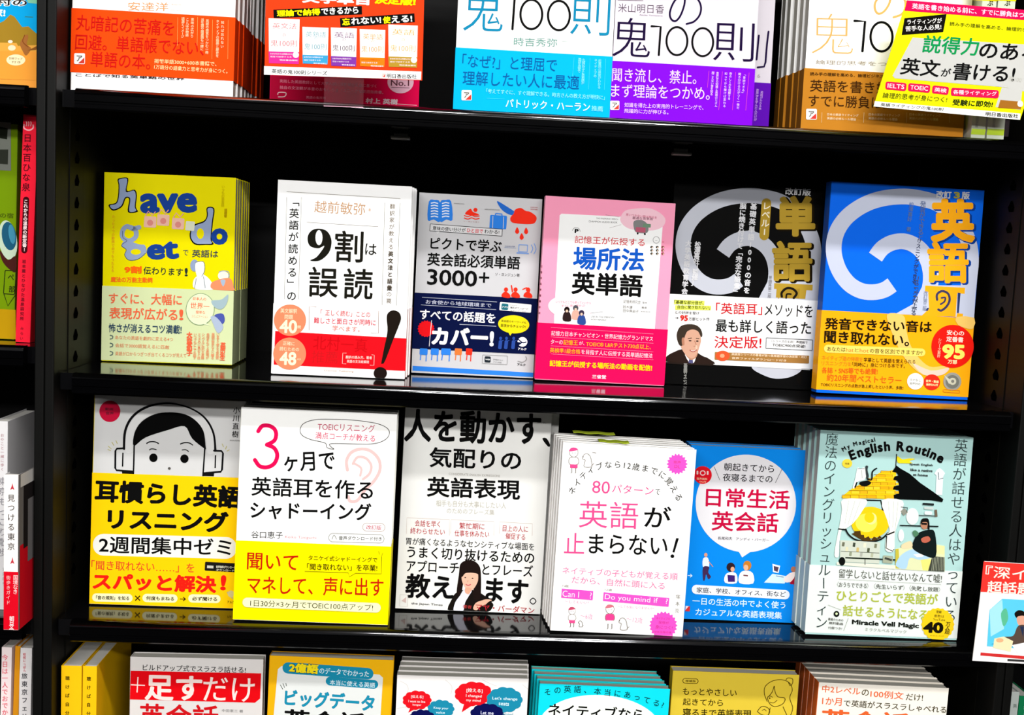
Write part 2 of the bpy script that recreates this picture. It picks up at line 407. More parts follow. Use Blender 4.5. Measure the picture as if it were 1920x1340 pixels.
p = Print(fr, o_, s_, .0009); RD = 'e8603c'
p.t('すぐに、大幅に', 162, 800, 570, 810, 62, RD, .012); p.t('表現が広がる', 165, 882, 545, 893, 66, RD, .015); p.t('!', 555, 893, 578, 893, 60, RD, .03)
p.t('怖さが消えるコツ満載!', 162, 965, 568, 975, 50, '243e58', .018)
for i, (y, tx, x2) in enumerate(((1018, 'あなたの英語を劇的に変える4つ', 520), (1062, '会話で3000語覚えるに匹敵', 500), (1108, '英語が口からつぎつぎ出てくるコツが見えて', 595))):
    p.stroke([(168, y-12), (184, y-6), (182, y+6), (168, y+10)], 5, '4a6060', smooth=True); p.t(tx, 198, y, x2, y+12, 22, 'dc8a62', .004)
p.ell(672, 862, 80, 90, '6c8a60', 36, 8); p.ell(672, 862, 77, 87, 'dbe8c0', 36, 8); p.poly([(700, 935), (726, 954), (690, 945)], 'dbe8c0')
p.t('日本人の', 632, 802, 706, 806, 18, RD, .02); p.t('世界一', 618, 840, 724, 848, 34, RD, .01); p.t('簡単な', 648, 878, 700, 880, 18, RD, .01); p.t('コミュニケーション', 625, 900, 715, 905, 14, RD)
p.blob([(735, 815), (790, 808), (828, 780), (820, 830), (790, 862), (752, 850)], '9db4bc'); p.blob([(760, 890), (800, 888), (808, 930), (780, 950), (745, 915)], '4a56a4'); p.blob([(730, 905), (760, 905), (800, 955), (785, 990), (765, 990), (745, 945)], 'a8b6cc')
p.v('大谷登和子', 612, 992, 612, 1118, 30, RD, .05); p.v('英語の先生', 800, 1052, 795, 1142, 28, RD, .03)
for x, t_ in ((645, 'いつでもどこでも話す'), (668, 'とっさの一言がすぐ出'), (690, 'シンプルに伝わる英語'), (716, '自信をもてる表現が'), (745, '英語が苦手な人へ贈る'), (772, 'いますぐ使える会話術')):
    p.v(t_, x, 995, x-4, 1140, 17, 'e58a60', .012)
p.done('band_print', bd)
# -- white 9 wari
o_, s_ = (490, 310), 3.19
fr = Frame(Q(o_, s_, (95, 83), (898, 128), (858, 1290), (72, 1243)), Y=.062, Zs=Z2)
zb = zband(fr, Q(o_, s_, (80, 826), (875, 860)), Q(o_, s_, (72, 1243), (858, 1290)))
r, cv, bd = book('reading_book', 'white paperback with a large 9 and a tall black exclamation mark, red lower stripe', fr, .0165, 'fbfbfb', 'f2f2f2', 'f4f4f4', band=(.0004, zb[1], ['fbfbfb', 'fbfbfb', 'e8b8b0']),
    copies=2, clabel='copy behind the white paperback with the large 9', cdx=.0015)
p = Print(fr, o_, s_)
G1 = '8a8478'
p.stroke([(152, 157), (832, 198)], 2.5, G1); p.stroke([(272, 340), (700, 366)], 2.5, G1)
for a, b in (((152, 190), (138, 800)), ((240, 190), (222, 802)), ((738, 222), (722, 835)), ((830, 225), (808, 838))): p.stroke([a, b], 2.5, G1)
p.t('越前敏弥', 318, 245, 622, 262, 72, 'b88e68', 0); p.t('著', 640, 265, 655, 266, 18, 'c8a07c')
p.v('「英語が読める」の', 200, 180, 180, 815, 56, '1a1a18', .012)
p.v('翻訳家が教える英文法と語彙の罠', 785, 225, 762, 830, 30, '7c7060', .004); p.v('英文法と語彙', 776, 510, 766, 755, 30, '3a342c', .008)
# the large 9
p.blob([(345, 378), (395, 395), (420, 450), (405, 520), (350, 568), (292, 568), (330, 548), (368, 500), (375, 480), (340, 495), (290, 480), (277, 430), (300, 390)], '16150f', 5); p.ell(345, 432, 21, 45, 'fbfbfb', 20)
p.t('割', 440, 482, 610, 488, 188, '16150f', .012); p.t('は', 622, 500, 690, 503, 68, '16150f', .006)
p.t('誤', 282, 695, 458, 700, 182, '16150f', .012); p.t('読', 492, 706, 668, 712, 184, '16150f', .012)
p.done('cover_print', cv)
p = Print(fr, o_, s_, .0009); OC = 'e08660'
p.poly([(84, 990), (868, 1034), (862, 1228), (75, 1190)], 'f0101c')
p.t('北村一真', 310, 1058, 635, 1078, 84, 'c40a14', .012); p.t('推薦', 300, 1142, 460, 1150, 74, 'c8141c', .01)
p.ell(172, 925, 96, 94, OC, 40); p.ell(170, 1125, 98, 96, OC, 40)
p.t('英文解釈', 115, 868, 215, 872, 28, 'f6d8b4', .01); p.t('問題', 140, 905, 190, 907, 26, 'f6d8b4', .01); p.t('40', 110, 962, 215, 965, 80, 'fff0c8', .03); p.t('問', 218, 966, 236, 967, 18, 'fff0c8')
p.t('正確に', 130, 1062, 200, 1066, 24, 'f6d8b4', .01); p.t('読むための', 110, 1095, 226, 1100, 24, 'f6d8b4', .01); p.t('48', 110, 1152, 210, 1156, 80, 'fff0c8', .03); p.t('の文法', 214, 1158, 236, 1159, 12, 'fff0c8')
p.stroke([(330, 845), (288, 843), (286, 985)], 2.5, 'a07a70'); p.stroke([(702, 870), (700, 1003), (655, 1001)], 2.5, 'a07a70')
p.t('｢正しく読む｣ことの', 355, 878, 652, 892, 34, 'd86468', .007); p.t('難しさと面白さが同時に', 315, 925, 685, 940, 36, 'd84858', .008); p.t('学べます。', 425, 972, 590, 980, 34, 'e07a70', .004)
p.stroke([(510, 1122), (488, 1121), (485, 1185), (508, 1186)], 2.5, 'ffd0c8'); p.stroke([(660, 1132), (676, 1133), (674, 1195), (650, 1194)], 2.5, 'ffd0c8')
p.t('翻訳の読み方、著者', 505, 1145, 662, 1150, 18, 'ffd8d0', .01); p.t('英語の文法総解説', 512, 1170, 645, 1175, 18, 'ffd8d0', .01)
p.t('Discover Publishing', 378, 1226, 552, 1233, 12, 'b08a68')
p.blob([(792, 866), (825, 880), (836, 915), (822, 960), (790, 1040), (740, 1170), (722, 1185), (718, 1178), (735, 1090), (755, 990), (750, 910), (762, 878)], '1c150f', 4); p.ell(712, 1242, 40, 37, '1c120f', 26)
p.done('band_print', bd)
# -- grey pictogram
o_, s_ = (760, 330), 3.348
fr = Frame(Q(o_, s_, (88, 103), (862, 145), (800, 1262), (45, 1222)), Y=.118, Zs=Z2)
zb = zband(fr, Q(o_, s_, (68, 725), (828, 775)), Q(o_, s_, (52, 1078), (808, 1124)))
r, cv, bd = book('word_book', 'grey paperback with blue and red pictograms and a navy band', fr, .014, 'c9c9cc', 'dcdcdc', '3d85e0', band=(zb[0], zb[1], '06103c'), coat=.08, rough=.3,
    copies=1, clabel='copy of the grey pictogram paperback, the one standing behind it')
p = Print(fr, o_, s_); BL, RR = '2f7fe0', 'f0301c'
p.poly([(46, 1190), (803, 1234), (801, 1261), (45, 1221)], '2f7fe0')
for sx in (-1, 1):
    p.blob([(218, 165), (218+sx*35, 150), (218+sx*70, 160), (218+sx*78, 275), (218+sx*40, 272), (218, 285)], BL, 3)
    for k in range(6): p.stroke([(218+sx*12, 172+k*17), (218+sx*35, 166+k*17), (218+sx*58, 170+k*17)], 7, 'dfe8f4')
p.ell(440, 212, 13, 13, RR, 14); p.blob([(375, 238), (408, 205), (425, 225), (462, 240), (440, 248)], RR, 4)
for y in (246, 262): p.stroke([(368, y), (392, y+8), (416, y), (440, y+8), (466, y+3)], 6, RR, smooth=True)
p.t('ソ・ヨンヒョン', 365, 284, 465, 288, 8, 'b06060')
p.bar(530, 285, 636, 292, 85, BL, 8); p.frame(565, 248, 606, 251, 26, 7, BL, 5); p.stroke([(550, 250), (547, 325)], 4, 'c9c9cc'); p.stroke([(617, 255), (614, 328)], 4, 'c9c9cc')
p.blob([(575, 160), (600, 168), (690, 225), (712, 240), (680, 246), (640, 236), (600, 205)], '2668c8', 4); p.blob([(655, 235), (640, 200), (612, 200), (665, 240)], '2668c8', 3)
p.blob([(660, 260), (680, 235), (690, 210), (725, 200), (755, 218), (785, 225), (822, 255), (815, 290), (780, 302), (690, 296), (663, 284)], RR, 5)
for x, y in ((702, 345), (758, 347), (730, 382)): p.blob([(x, y-24), (x+13, y+4), (x, y+18), (x-13, y+4)], RR, 4)
p.t('SWIMMING POOL', 305, 172, 372, 176, 7, '707070'); p.t('AIRPLANE BAGGAGE', 498, 208, 592, 213, 8, '707070'); p.t('CLOUD RAIN', 785, 195, 830, 198, 7, 'c04040'); p.t('WEATHER', 785, 208, 830, 211, 7, 'c04040')
p.frame(155, 322, 608, 355, 44, 3, '202020', 3); p.bar(158, 322, 605, 355, 40, 'd8d8da', 3); p.poly([(192, 348), (203, 366), (214, 348)], 'd8d8da')
p.t('意味の使い分けが', 172, 326, 378, 340, 26, '181818', .015); p.t('ひと目で', 386, 340, 488, 348, 26, 'd23a48', .02); p.t('わかる!', 496, 347, 590, 352, 24, '181818', .015)
p.t('ピクトで学ぶ', 158, 420, 605, 442, 78, K, .02); p.t('英会話必須単語', 138, 520, 720, 546, 82, K, .02)
p.t('3000', 138, 632, 450, 645, 100, K, .018); p.t('+', 462, 635, 527, 638, 66, K, .004); p.t('ソ・ヨンジュン著', 565, 615, 717, 622, 20, '404040')
p.frame(712, 452, 766, 455, 44, 5, '7aa0e0', 3); p.bar(698, 482, 775, 486, 8, '7aa0e0'); p.stroke([(790, 430), (800, 455), (788, 482)], 5, '7aa0e0', smooth=True); p.stroke([(808, 422), (820, 458), (806, 490)], 5, '7aa0e0', smooth=True); p.stroke([(622, 448), (695, 452)], 3, '90a0c0'); p.t('COMPUTER', 625, 440, 690, 443, 8, '6070a0')
for x in (632, 692, 770):
    p.ell(x, 712, 13, 14, RR, 14); p.blob([(x-22, 735), (x, 725), (x+25, 745), (x+22, 765), (x-26, 757)], RR, 3)
p.stroke([(666, 687), (672, 725)], 8, RR); p.stroke([(735, 712), (760, 700), (782, 712), (775, 740)], 7, RR)
for x0, x1, c_ in ((90, 140, BL), (160, 210, BL), (225, 285, BL), (310, 355, 'e87838'), (380, 420, RR)):
    p.bar(x0, 1100, x1, 1103, 40, c_, 6); p.stroke([(x0+8, 1118), (x0+4, 1155)], 6, c_); p.stroke([(x1-8, 1120), (x1-10, 1162)], 6, c_)
p.frame(484, 1148, 640, 1155, 54, 2.5, '909090', 4); p.bar(498, 1149, 535, 1151, 38, '202830', 6); p.t('WEB', 502, 1150, 531, 1151, 9, W, .02); p.t('音声を無料ダウンロード', 552, 1150, 612, 1156, 9, '505050'); p.t('アプリ対応', 552, 1166, 605, 1170, 9, '505050')
p.stroke([(755, 1130), (760, 1150), (735, 1168), (705, 1160)], 5, '909090', smooth=True); p.t('アルク', 702, 1181, 754, 1185, 15, '202020', .03)
p.done('cover_print', cv)
p = Print(fr, o_, s_, .0009); VY = 'e8d818'
p.stroke([(105, 760), (575, 790)], 2.5, 'c0c4d8'); p.stroke([(98, 808), (570, 838)], 2.5, 'c0c4d8'); p.t('お食使から地球環境まで', 128, 788, 540, 812, 26, 'c0c4d8', .008)
p.t('すべての話題を', 92, 865, 565, 893, 66, W, .02); p.stroke([(340, 930), (570, 942)], 3, 'c0c4d8')
p.burst(130, 958, 50, 18, 3, 'e0141c'); p.stroke([(165, 905), (150, 1068)], 3, W, False)
p.t('カバー!', 165, 1000, 556, 1015, 112, W, .05)
p.bar(592, 815, 790, 832, 52, 'f2f2f2', 6); p.bar(603, 818, 646, 822, 40, '1f6a78', 8); p.t('アプリ', 608, 820, 642, 823, 11, W, .02); p.t('booco', 655, 808, 700, 811, 8, '505050'); p.t('無料ダウンロード', 658, 825, 770, 834, 14, '202020', .02); p.t('音声アプリ対応', 658, 843, 760, 850, 9, '505050')
p.ell(680, 930, 98, 57, VY, 40, 3); p.poly([(645, 978), (658, 1002), (672, 980)], VY); p.t('英会話のキーワードも', 602, 908, 758, 920, 15, '404010', .02); p.t('目次からチェック!', 600, 936, 755, 946, 19, '202008', .03)
for x in (598, 635, 680):
    p.ell(x, 1018, 9, 11, '2a4a9c', 12); p.bar(x, 1030, x-6, 1085, 22, '2a4a9c', 8); p.stroke([(x-12, 1040), (x+18, 1030)], 5, '2a4a9c')
p.ell(735, 1040, 31, 30, W, 26); p.stroke([(705, 1020), (735, 1045), (760, 1040)], 7, '06103c', smooth=True); p.poly([(735, 1045), (700, 1040), (706, 1066)], '06103c'); p.t('アルク', 706, 1083, 760, 1087, 15, W, .03)
p.done('band_print', bd)
# -- pink
o_, s_ = (990, 350), 3.269
fr = Frame(Q(o_, s_, (108, 60), (912, 98), (825, 1228), (48, 1182)), Y=.098, Zs=Z2)
zb = zband(fr, Q(o_, s_, (62, 828), (845, 878)), Q(o_, s_, (48, 1182), (825, 1228)))
r, cv, bd = book('memory_book', 'pink-framed paperback with blue and black title and a crimson band', fr, .0155, 'f79cbb', 'f4a6bf', 'f79cbb', band=(.0008, zb[1], 'ee0a56'), coat=.08, rough=.3)
p = Print(fr, o_, s_)
p.blob([(194, 175), (205, 165), (820, 196), (828, 206), (776, 880), (160, 850), (160, 800)], 'f6f6f6', 1)
p.blob([(575, 170), (600, 145), (650, 135), (720, 130), (770, 140), (815, 165), (842, 200), (830, 240), (790, 262), (740, 268), (640, 262), (590, 240), (565, 205)], 'f2c4d2', 5)
p.t('思いつかない時は地元を', 600, 170, 790, 190, 16, 'c04c70', .01); p.t('最適な英単語', 640, 190, 765, 198, 17, '703048', .01)
p.blob([(650, 210), (700, 205), (735, 235), (730, 282), (665, 280), (648, 250)], '808080', 3); p.bar(705, 236, 752, 240, 22, '6c8c72', 3); p.bar(660, 262, 720, 266, 30, 'b85870', 4); p.ell(672, 286, 6, 7, K, 8); p.ell(716, 290, 6, 7, K, 8)
p.t('THE MNEMONIC SPEECH', 418, 193, 552, 200, 9, '404040'); p.t('CHAMPION AUDIO BOOK', 372, 212, 548, 219, 11, '404040'); p.stroke([(475, 172), (560, 185)], 1.6, '908080'); p.stroke([(500, 252), (572, 232)], 1.6, '908080')
p.stroke([(272, 268), (285, 252), (310, 255), (320, 275)], 2.5, '303030', smooth=True); p.t('P', 286, 270, 310, 272, 26, K, .06)
p.t('記憶王が伝授する', 286, 322, 715, 342, 46, 'cc2030', .008)
p.t('場所法', 276, 436, 712, 450, 140, '1050b4', .028); p.t('英単語', 268, 588, 702, 608, 140, K, .03)
p.ell(786, 326, 21, 22, '808080', 20); p.ell(786, 326, 18, 19, 'f6f6f6', 20); p.stroke([(779, 330), (793, 330)], 2, '808080'); p.t('×', 822, 338, 834, 339, 12, 'e07a90')
for i, x in enumerate((758, 792, 826)):
    for k in range(3): p.ell(x, 370+k*20, 9, 8, ['303028', '303028', '803838'][i], 10); p.ell(x+3, 372+k*20, 4, 4, 'e8c8b0', 8)
p.t('記憶術研究会', 585, 702, 690, 708, 22, '585048'); p.t('監修', 702, 709, 728, 711, 12, '585048'); p.t('鈴木謙', 582, 735, 640, 738, 20, '585048'); p.t('著者', 695, 740, 728, 742, 14, '585048'); p.t('田中麻由子', 582, 758, 678, 764, 20, '585048'); p.t('------', 692, 764, 748, 766, 3, '585048')
p.ell(265, 735, 142, 72, 'f8e2e8', 40, 3); p.t('いつでもどこでも使っていいから', 170, 705, 385, 712, 15, 'c86880', .01); p.t('すぐに思い浮かぶ!', 205, 730, 350, 728, 15, 'c86880', .01)
p.stroke([(380, 775), (460, 765)], 2, '707070')
for x, y, c_, hc in ((238, 775, '2c1c1c', '1a1010'), (292, 765, 'e0a898', '505058'), (328, 795, '2c4a90', '383048')):
    p.ell(x, y-22, 17, 18, hc, 14); p.blob([(x-20, y), (x, y-10), (x+20, y), (x+24, y+48), (x-24, y+44)], c_, 3); p.ell(x, y-14, 8, 9, 'e8c0a8', 10)
p.t('USE IN THE MEMORY', 385, 795, 530, 801, 10, '606060'); p.t('WORD MEMORIZE', 385, 812, 480, 817, 9, '606060')
p.v('記憶術英単語場所法', 82, 470, 68, 790, 14, '704050', .02)
p.done('cover_print', cv)
p = Print(fr, o_, s_, .0009); PK = 'ffd0e0'; YL = 'f2b020'
for y in (862, 920, 974, 1024): p.stroke([(140, y), (768, y+40-(y-862)*.02)], 2, 'ff8ab0')
p.t('記憶力日本チャンピオン・世界記憶力グランドマス', 142, 896, 765, 932, 30, PK, .008)
p.t('ターの', 140, 948, 212, 952, 28, PK, .006); p.t('記憶王', 216, 952, 305, 956, 32, YL, .01); p.t('が、', 312, 957, 345, 959, 24, PK, .006); p.t('TOEIC® L&Rテスト730点以上、', 356, 962, 752, 982, 30, YL, .01)
p.t('英検準1級合格', 134, 1000, 320, 1010, 30, YL, .01); p.t('を目指す人に伝授する英単語記憶法', 326, 1010, 762, 1036, 30, PK, .008)
p.t('記憶王が伝授する場所法の動画を配信!', 132, 1080, 760, 1110, 38, 'ffd014', .035)
p.t('三省堂', 392, 1162, 478, 1166, 24, PK, .04)
p.done('band_print', bd)
def spiral(p, c, inner=True):
    p.stroke([(484, 607), (440, 635), (380, 648), (310, 640), (240, 598), (185, 520), (158, 420), (172, 320), (225, 235), (310, 170), (410, 130), (530, 114), (640, 124), (750, 160), (845, 245), (905, 350), (924, 460), (915, 570), (905, 680), (898, 790)], 88, c, smooth=True, cap=False)
    p.stroke([(391, 452), (430, 402), (490, 370), (560, 366), (630, 400), (680, 465), (700, 550), (690, 640), (650, 710)], 88, c, smooth=True, cap=False)
    p.poly([(655, 610), (940, 610), (935, 790), (500, 770), (600, 715)], c)
# -- black
o_, s_ = (1230, 330), 3.118
fr = Frame(Q(o_, s_, (118, 46), (1030, 58), (940, 1222), (42, 1172)), Y=.121, Zs=Z2)
zb = zband(fr, Q(o_, s_, (88, 690), (975, 728)), Q(o_, s_, (58, 1085), (943, 1135)))
r, cv, bd = book('ear_word_book', 'black paperback with pale spiral, gold title and white band showing a man', fr, .016, '090909', '0c0c0c', '0c0c0c', band=(zb[0], zb[1], 'fafafa'), coat=.08, rough=.3)
p = Print(fr, o_, s_); SG = 'bfc2cd'; GO = 'b09030'
spiral(p, SG)
p.blob([(560, 1120), (620, 1160), (700, 1184), (790, 1172), (850, 1132), (800, 1100), (600, 1090)], SG)
for ch, cx, cy, sz, q in (('単', 815, 235, 236, .045), ('語', 795, 498, 240, .036)):
    p.one(ch, cx+10, cy+6, sz, '1a1204', q+.018); p.one(ch, cx, cy, sz, GO, q)
p.bar(690, 642, 915, 652, 34, GO); p.bar(712, 640, 716, 716, 6, GO); p.poly([(705, 650), (745, 652), (742, 712), (700, 710)], GO); p.poly([(835, 655), (880, 657), (872, 718), (828, 716)], GO); p.poly([(740, 655), (840, 658), (835, 716), (738, 713)], 'a08028')
p.stroke([(735, 705), (735, 680), (765, 655), (800, 660), (822, 685), (805, 712)], 14, '1a140c', smooth=True); p.stroke([(760, 712), (765, 690), (788, 690)], 10, '1a140c', smooth=True)
p.bar(647, 130, 630, 375, 56, GO, 28); p.v('レベル1', 648, 150, 632, 350, 46, 'f4ecd4', .02)
p.t('改訂版', 755, 88, 905, 96, 42, 'f4f4f4', .03)
WT = 'd8d8dc'
p.v('基礎英単語1000の音を', 572, 155, 528, 690, 36, WT, .035); p.v('脳に焼き付けて「完全な語彙」', 510, 155, 468, 700, 36, WT, .035)
p.v('松澤喜好［監修］', 245, 385, 222, 640, 34, WT, .035); p.v('大学英語教育学会', 190, 375, 165, 692, 34, WT, .035); p.v('単語耳第二版', 668, 580, 662, 712, 20, '8a8a90', .01)
p.blob([(62, 1085), (325, 1098), (318, 1108), (60, 1095)], '241c18', 2)
p.v('英単語リスニング', 172, 1095, 168, 1232, 22, '8c8c88', .03)
p.done('cover_print', cv)
p = Print(fr, o_, s_, .0009)
p.poly([(590, 1112), (900, 1130), (900, 1133), (590, 1116)], 'e6e6e6')
for (x1, y1, x2, y2) in ((105, 735, 282, 742), (112, 768, 320, 770)): p.bar(x1, y1, x2, y2, 26, 'e4ee60')
p.t('「基礎な部分音が、', 106, 735, 278, 742, 22, '283008', .025); p.t('自由に聞き取れない」', 125, 764, 315, 770, 22, '283008', .02)
p.t('との好評を受け', 112, 795, 252, 802, 18, '505050', .01); p.t('→', 110, 828, 132, 829, 12, '303030', .02); p.t('95', 140, 828, 186, 830, 34, 'd02a20', .05); p.t('万部ヒット作', 190, 834, 312, 836, 20, '404040', .01)
p.t('「英語耳」', 350, 772, 620, 778, 66, 'cc1a24', .006); p.t('メソッドを', 634, 780, 915, 792, 72, '101010', .006)
p.t('最も詳しく語った', 348, 872, 905, 888, 76, '101010', .012); p.t('決定版!', 340, 968, 615, 972, 72, 'cc1a24', .008)
p.frame(642, 975, 912, 988, 62, 3.5, '606468', 2); p.t('〈シリーズの土台〉基礎編で', 672, 962, 885, 972, 16, '505050', .005); p.t('TOEIC900点突破!', 680, 985, 872, 995, 19, '303030', .01)
p.bar(342, 1050, 893, 1072, 46, 'a4763c', 4); p.ell(388, 1050, 42, 30, 'd8552c', 26); p.ell(386, 1050, 14, 12, 'f0a078', 14); p.t('英語耳シリーズの著者が放つ英単語学習の決定版・改訂', 440, 1040, 880, 1058, 14, 'f0dcc0', .01); p.t('音声ファイルダウンロード付き', 442, 1062, 760, 1078, 13, 'f0dcc0', .01)
# man in a dark suit
p.blob([(60, 1083), (66, 1050), (110, 1025), (150, 1012), (215, 1018), (270, 1050), (305, 1065), (330, 1100)], '2a1d18', 4)
p.blob([(168, 1030), (190, 1085), (218, 1092), (232, 1060), (236, 1035)], 'ece6e6', 3); p.poly([(195, 1062), (212, 1060), (216, 1094), (188, 1092)], '50507a')
p.blob([(150, 985), (175, 1000), (240, 1010), (236, 1055), (205, 1075), (180, 1055), (160, 1025)], 'b9886c', 4)
p.blob([(135, 905), (160, 885), (205, 880), (238, 895), (255, 925), (262, 960), (252, 1000), (238, 1040), (212, 1065), (180, 1050), (155, 1020), (142, 985), (132, 945)], 'cfa088', 5)
p.blob([(122, 915), (140, 880), (175, 866), (225, 868), (258, 890), (270, 925), (262, 940), (245, 908), (215, 896), (185, 905), (172, 925), (160, 960), (152, 990), (135, 985), (122, 950)], '3a3027', 5)
p.blob([(150, 950), (162, 945), (165, 985), (152, 985)], 'b27c62', 4)
p.stroke([(185, 950), (208, 946)], 5, '4a352a'); p.stroke([(232, 948), (252, 950)], 5, '4a352a'); p.ell(198, 962, 9, 4, '2c1c18', 10); p.ell(240, 964, 8, 4, '2c1c18', 10)
p.stroke([(224, 962), (234, 990), (218, 994)], 4, 'a87058', smooth=True); p.stroke([(196, 1016), (215, 1026), (238, 1014)], 6, 'a04038', smooth=True); p.stroke([(202, 1018), (216, 1022), (232, 1015)], 3, 'f0e0dc', smooth=True); p.ell(235, 1000, 6, 14, 'e0bca4', 10)
p.done('band_print', bd)
# -- blue
o_, s_ = (1510, 330), 2.978
fr = Frame(Q(o_, s_, (155, 40), (1008, 70), (897, 1255), (55, 1212)), Y=.088, Zs=Z2)
zb = zband(fr, Q(o_, s_, (98, 752), (945, 790)), Q(o_, s_, (58, 1188), (903, 1236)))
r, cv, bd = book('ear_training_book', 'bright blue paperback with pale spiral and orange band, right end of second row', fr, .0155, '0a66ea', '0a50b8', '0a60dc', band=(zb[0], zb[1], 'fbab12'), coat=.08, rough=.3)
p = Print(fr, o_, s_); SG = 'c2c8dc'; GO = 'fbab18'
spiral(p, SG)
for ch, cx, cy, sz, q in (('英', 822, 248, 244, .045), ('語', 795, 482, 236, .036)):
    p.one(ch, cx+9, cy+6, sz, '0a3c90', q+.015); p.one(ch, cx, cy, sz, GO, q)
p.bar(668, 628, 890, 640, 34, GO); p.poly([(685, 640), (740, 642), (735, 785), (648, 780), (690, 740)], GO); p.poly([(812, 645), (848, 647), (838, 786), (806, 784)], GO); p.poly([(735, 645), (815, 647), (808, 784), (730, 782)], GO)
p.poly([(848, 765), (880, 768), (878, 788), (842, 786)], GO); p.poly([(850, 650), (866, 652), (856, 765), (846, 764)], '2a3a6a'); p.poly([(680, 735), (690, 735), (684, 752), (670, 752)], '2a3a6a')
p.stroke([(735, 690), (735, 660), (762, 642), (795, 655), (805, 690), (790, 725), (760, 750), (742, 745)], 13, '3a3a58', smooth=True); p.stroke([(760, 680), (780, 678), (776, 700), (755, 715)], 10, '3a3a58', smooth=True)
p.t('改訂', 730, 102, 815, 106, 42, 'f6f6fa', .04); p.t('3', 828, 106, 862, 107, 36, 'c8c04a', .05); p.t('版', 872, 108, 917, 110, 42, 'f6f6fa', .04)
p.v('発音ができると', 658, 140, 640, 360, 32, '5c6c94', .01); p.v('リスニングができる', 636, 350, 606, 600, 26, '303a58', .02); p.v('リスニング力が上がる', 625, 560, 603, 775, 28, '404a64', .02); p.v('松澤喜好 著', 592, 145, 574, 310, 26, '5c7cb4', .01); p.v('改訂第三版', 672, 640, 664, 752, 22, '7a84a0')
p.done('cover_print', cv)
p = Print(fr, o_, s_, .0009); PO = 'f0c468'; RO = 'e0601a'
p.blob([(455, 772), (545, 778), (560, 850), (580, 930), (620, 1000), (690, 1062), (770, 1060), (800, 1080), (740, 1112), (660, 1110), (590, 1060), (530, 980), (480, 870)], PO, 4)
p.blob([(840, 786), (941, 790), (935, 850), (900, 850), (850, 830)], PO, 2)
p.blob([(600, 1045), (700, 1085), (800, 1070), (760, 1110), (660, 1108)], 'dfc9b8', 4)
p.t('発音できない音は', 108, 822, 705, 842, 66, '1c1408', .024); p.t('聞き取れない。', 104, 896, 578, 918, 68, '1c1408', .024)
p.bar(102, 962, 668, 985, 44, 'f8d868', 22); p.t('あなたは', 120, 964, 222, 968, 24, '2c2008', .01); p.t('hat', 226, 970, 268, 971, 22, RO); p.t('と', 274, 971, 296, 972, 20, '2c2008'); p.t('hot', 302, 973, 352, 974, 22, RO); p.t('の音を区別できますか?', 358, 974, 652, 986, 26, '2c2008', .01)
p.t('ネイティブ達の特徴を', 92, 1012, 320, 1022, 26, 'e08a20', .006); p.t('字幕として英語を覚えられる', 325, 1024, 612, 1036, 24, '3c2c0c', .01)
p.t('リスニング力を', 90, 1042, 255, 1048, 24, 'e08a20', .006); p.t('「同時に」身につける本です。', 260, 1050, 555, 1060, 24, '3c2c0c', .006)
p.t('各誌・SNS等でも絶賛!', 90, 1082, 402, 1090, 34, RO, .012); p.t('約20年間ベストセラー', 118, 1122, 535, 1140, 42, RO, .008); p.t('TOEICリスニングの点数が急上昇したという声、多数!', 85, 1162, 545, 1182, 20, '4a3c0c', .012)
p.ell(820, 950, 118, 120, 'ea1c12', 48); p.t('安心の', 788, 872, 884, 878, 28, 'ffe8d8', .02); p.t('定番書', 785, 908, 880, 914, 30, 'ffe8d8', .02); p.v('シリーズ累計', 750, 905, 742, 1012, 18, 'f8b090', .02); p.t('95', 762, 978, 888, 982, 82, 'ffe868', .05); p.t('万部', 792, 1035, 845, 1038, 24, 'ffe0a8', .03)
p.ell(612, 1145, 46, 46, 'f4f2ea', 30); p.t('カナなし', 582, 1136, 642, 1140, 13, '707068', .02); p.t('音声対応', 580, 1156, 640, 1160, 13, '707068', .02)
p.ell(704, 1150, 46, 44, 'e02c1c', 30); p.t('音声・動画', 670, 1142, 742, 1148, 15, 'f8e0a0', .03); p.t('無料DL付', 672, 1162, 738, 1166, 14, 'f8e0a0', .03)
p.ell(818, 1146, 50, 50, '9c9a90', 34); p.ell(818, 1148, 38, 38, '74746c', 28); p.ell(820, 1145, 20, 20, 'c8c4ac', 20); p.ell(820, 1145, 9, 9, '7a7870', 12); p.poly([(772, 1110), (812, 1140), (800, 1160)], 'c8c6b4')
p.frame(768, 1196, 860, 1203, 14, 4, 'e08a1c', 5)
p.done('band_print', bd)
# ================================================================ third row
# -- headphones
o_, s_ = (150, 720), 2.852
fr = Frame(Q(o_, s_, (82, 62), (888, 88), (850, 1206), (50, 1172)), Y=.052, Zs=Z3)
r, cv, bd = book('listening_book', 'paperback with a drawn child in headphones above a yellow lower half', fr, .016, 'cfcfcf', 'c8b010', 'cfcfcf', coat=.3, rough=.3,
    copies=1, clabel='copy of the headphones paperback standing behind it')
p = Print(fr, o_, s_); YE = 'f8c808'
p.ell(160, 145, 56, 57, 'c4143a', 36); p.t('動画', 135, 132, 178, 133, 16, '70182c', .03); p.t('音声', 138, 155, 180, 156, 18, '70182c', .03)
p.stroke([(236, 345), (242, 250), (280, 175), (350, 125), (440, 105), (510, 108), (600, 135), (670, 185), (712, 260), (724, 355)], 13, '0e0e10', smooth=True)
p.stroke([(262, 350), (268, 262), (300, 200), (360, 150), (440, 128), (510, 130), (590, 155), (652, 200), (690, 270), (698, 355)], 40, 'd6d6d6', smooth=True)
p.blob([(288, 330), (292, 260), (330, 200), (400, 160), (480, 150), (560, 160), (620, 195), (660, 250), (672, 330), (668, 345), (600, 290), (560, 225), (470, 245), (350, 285)], '060606', 4)
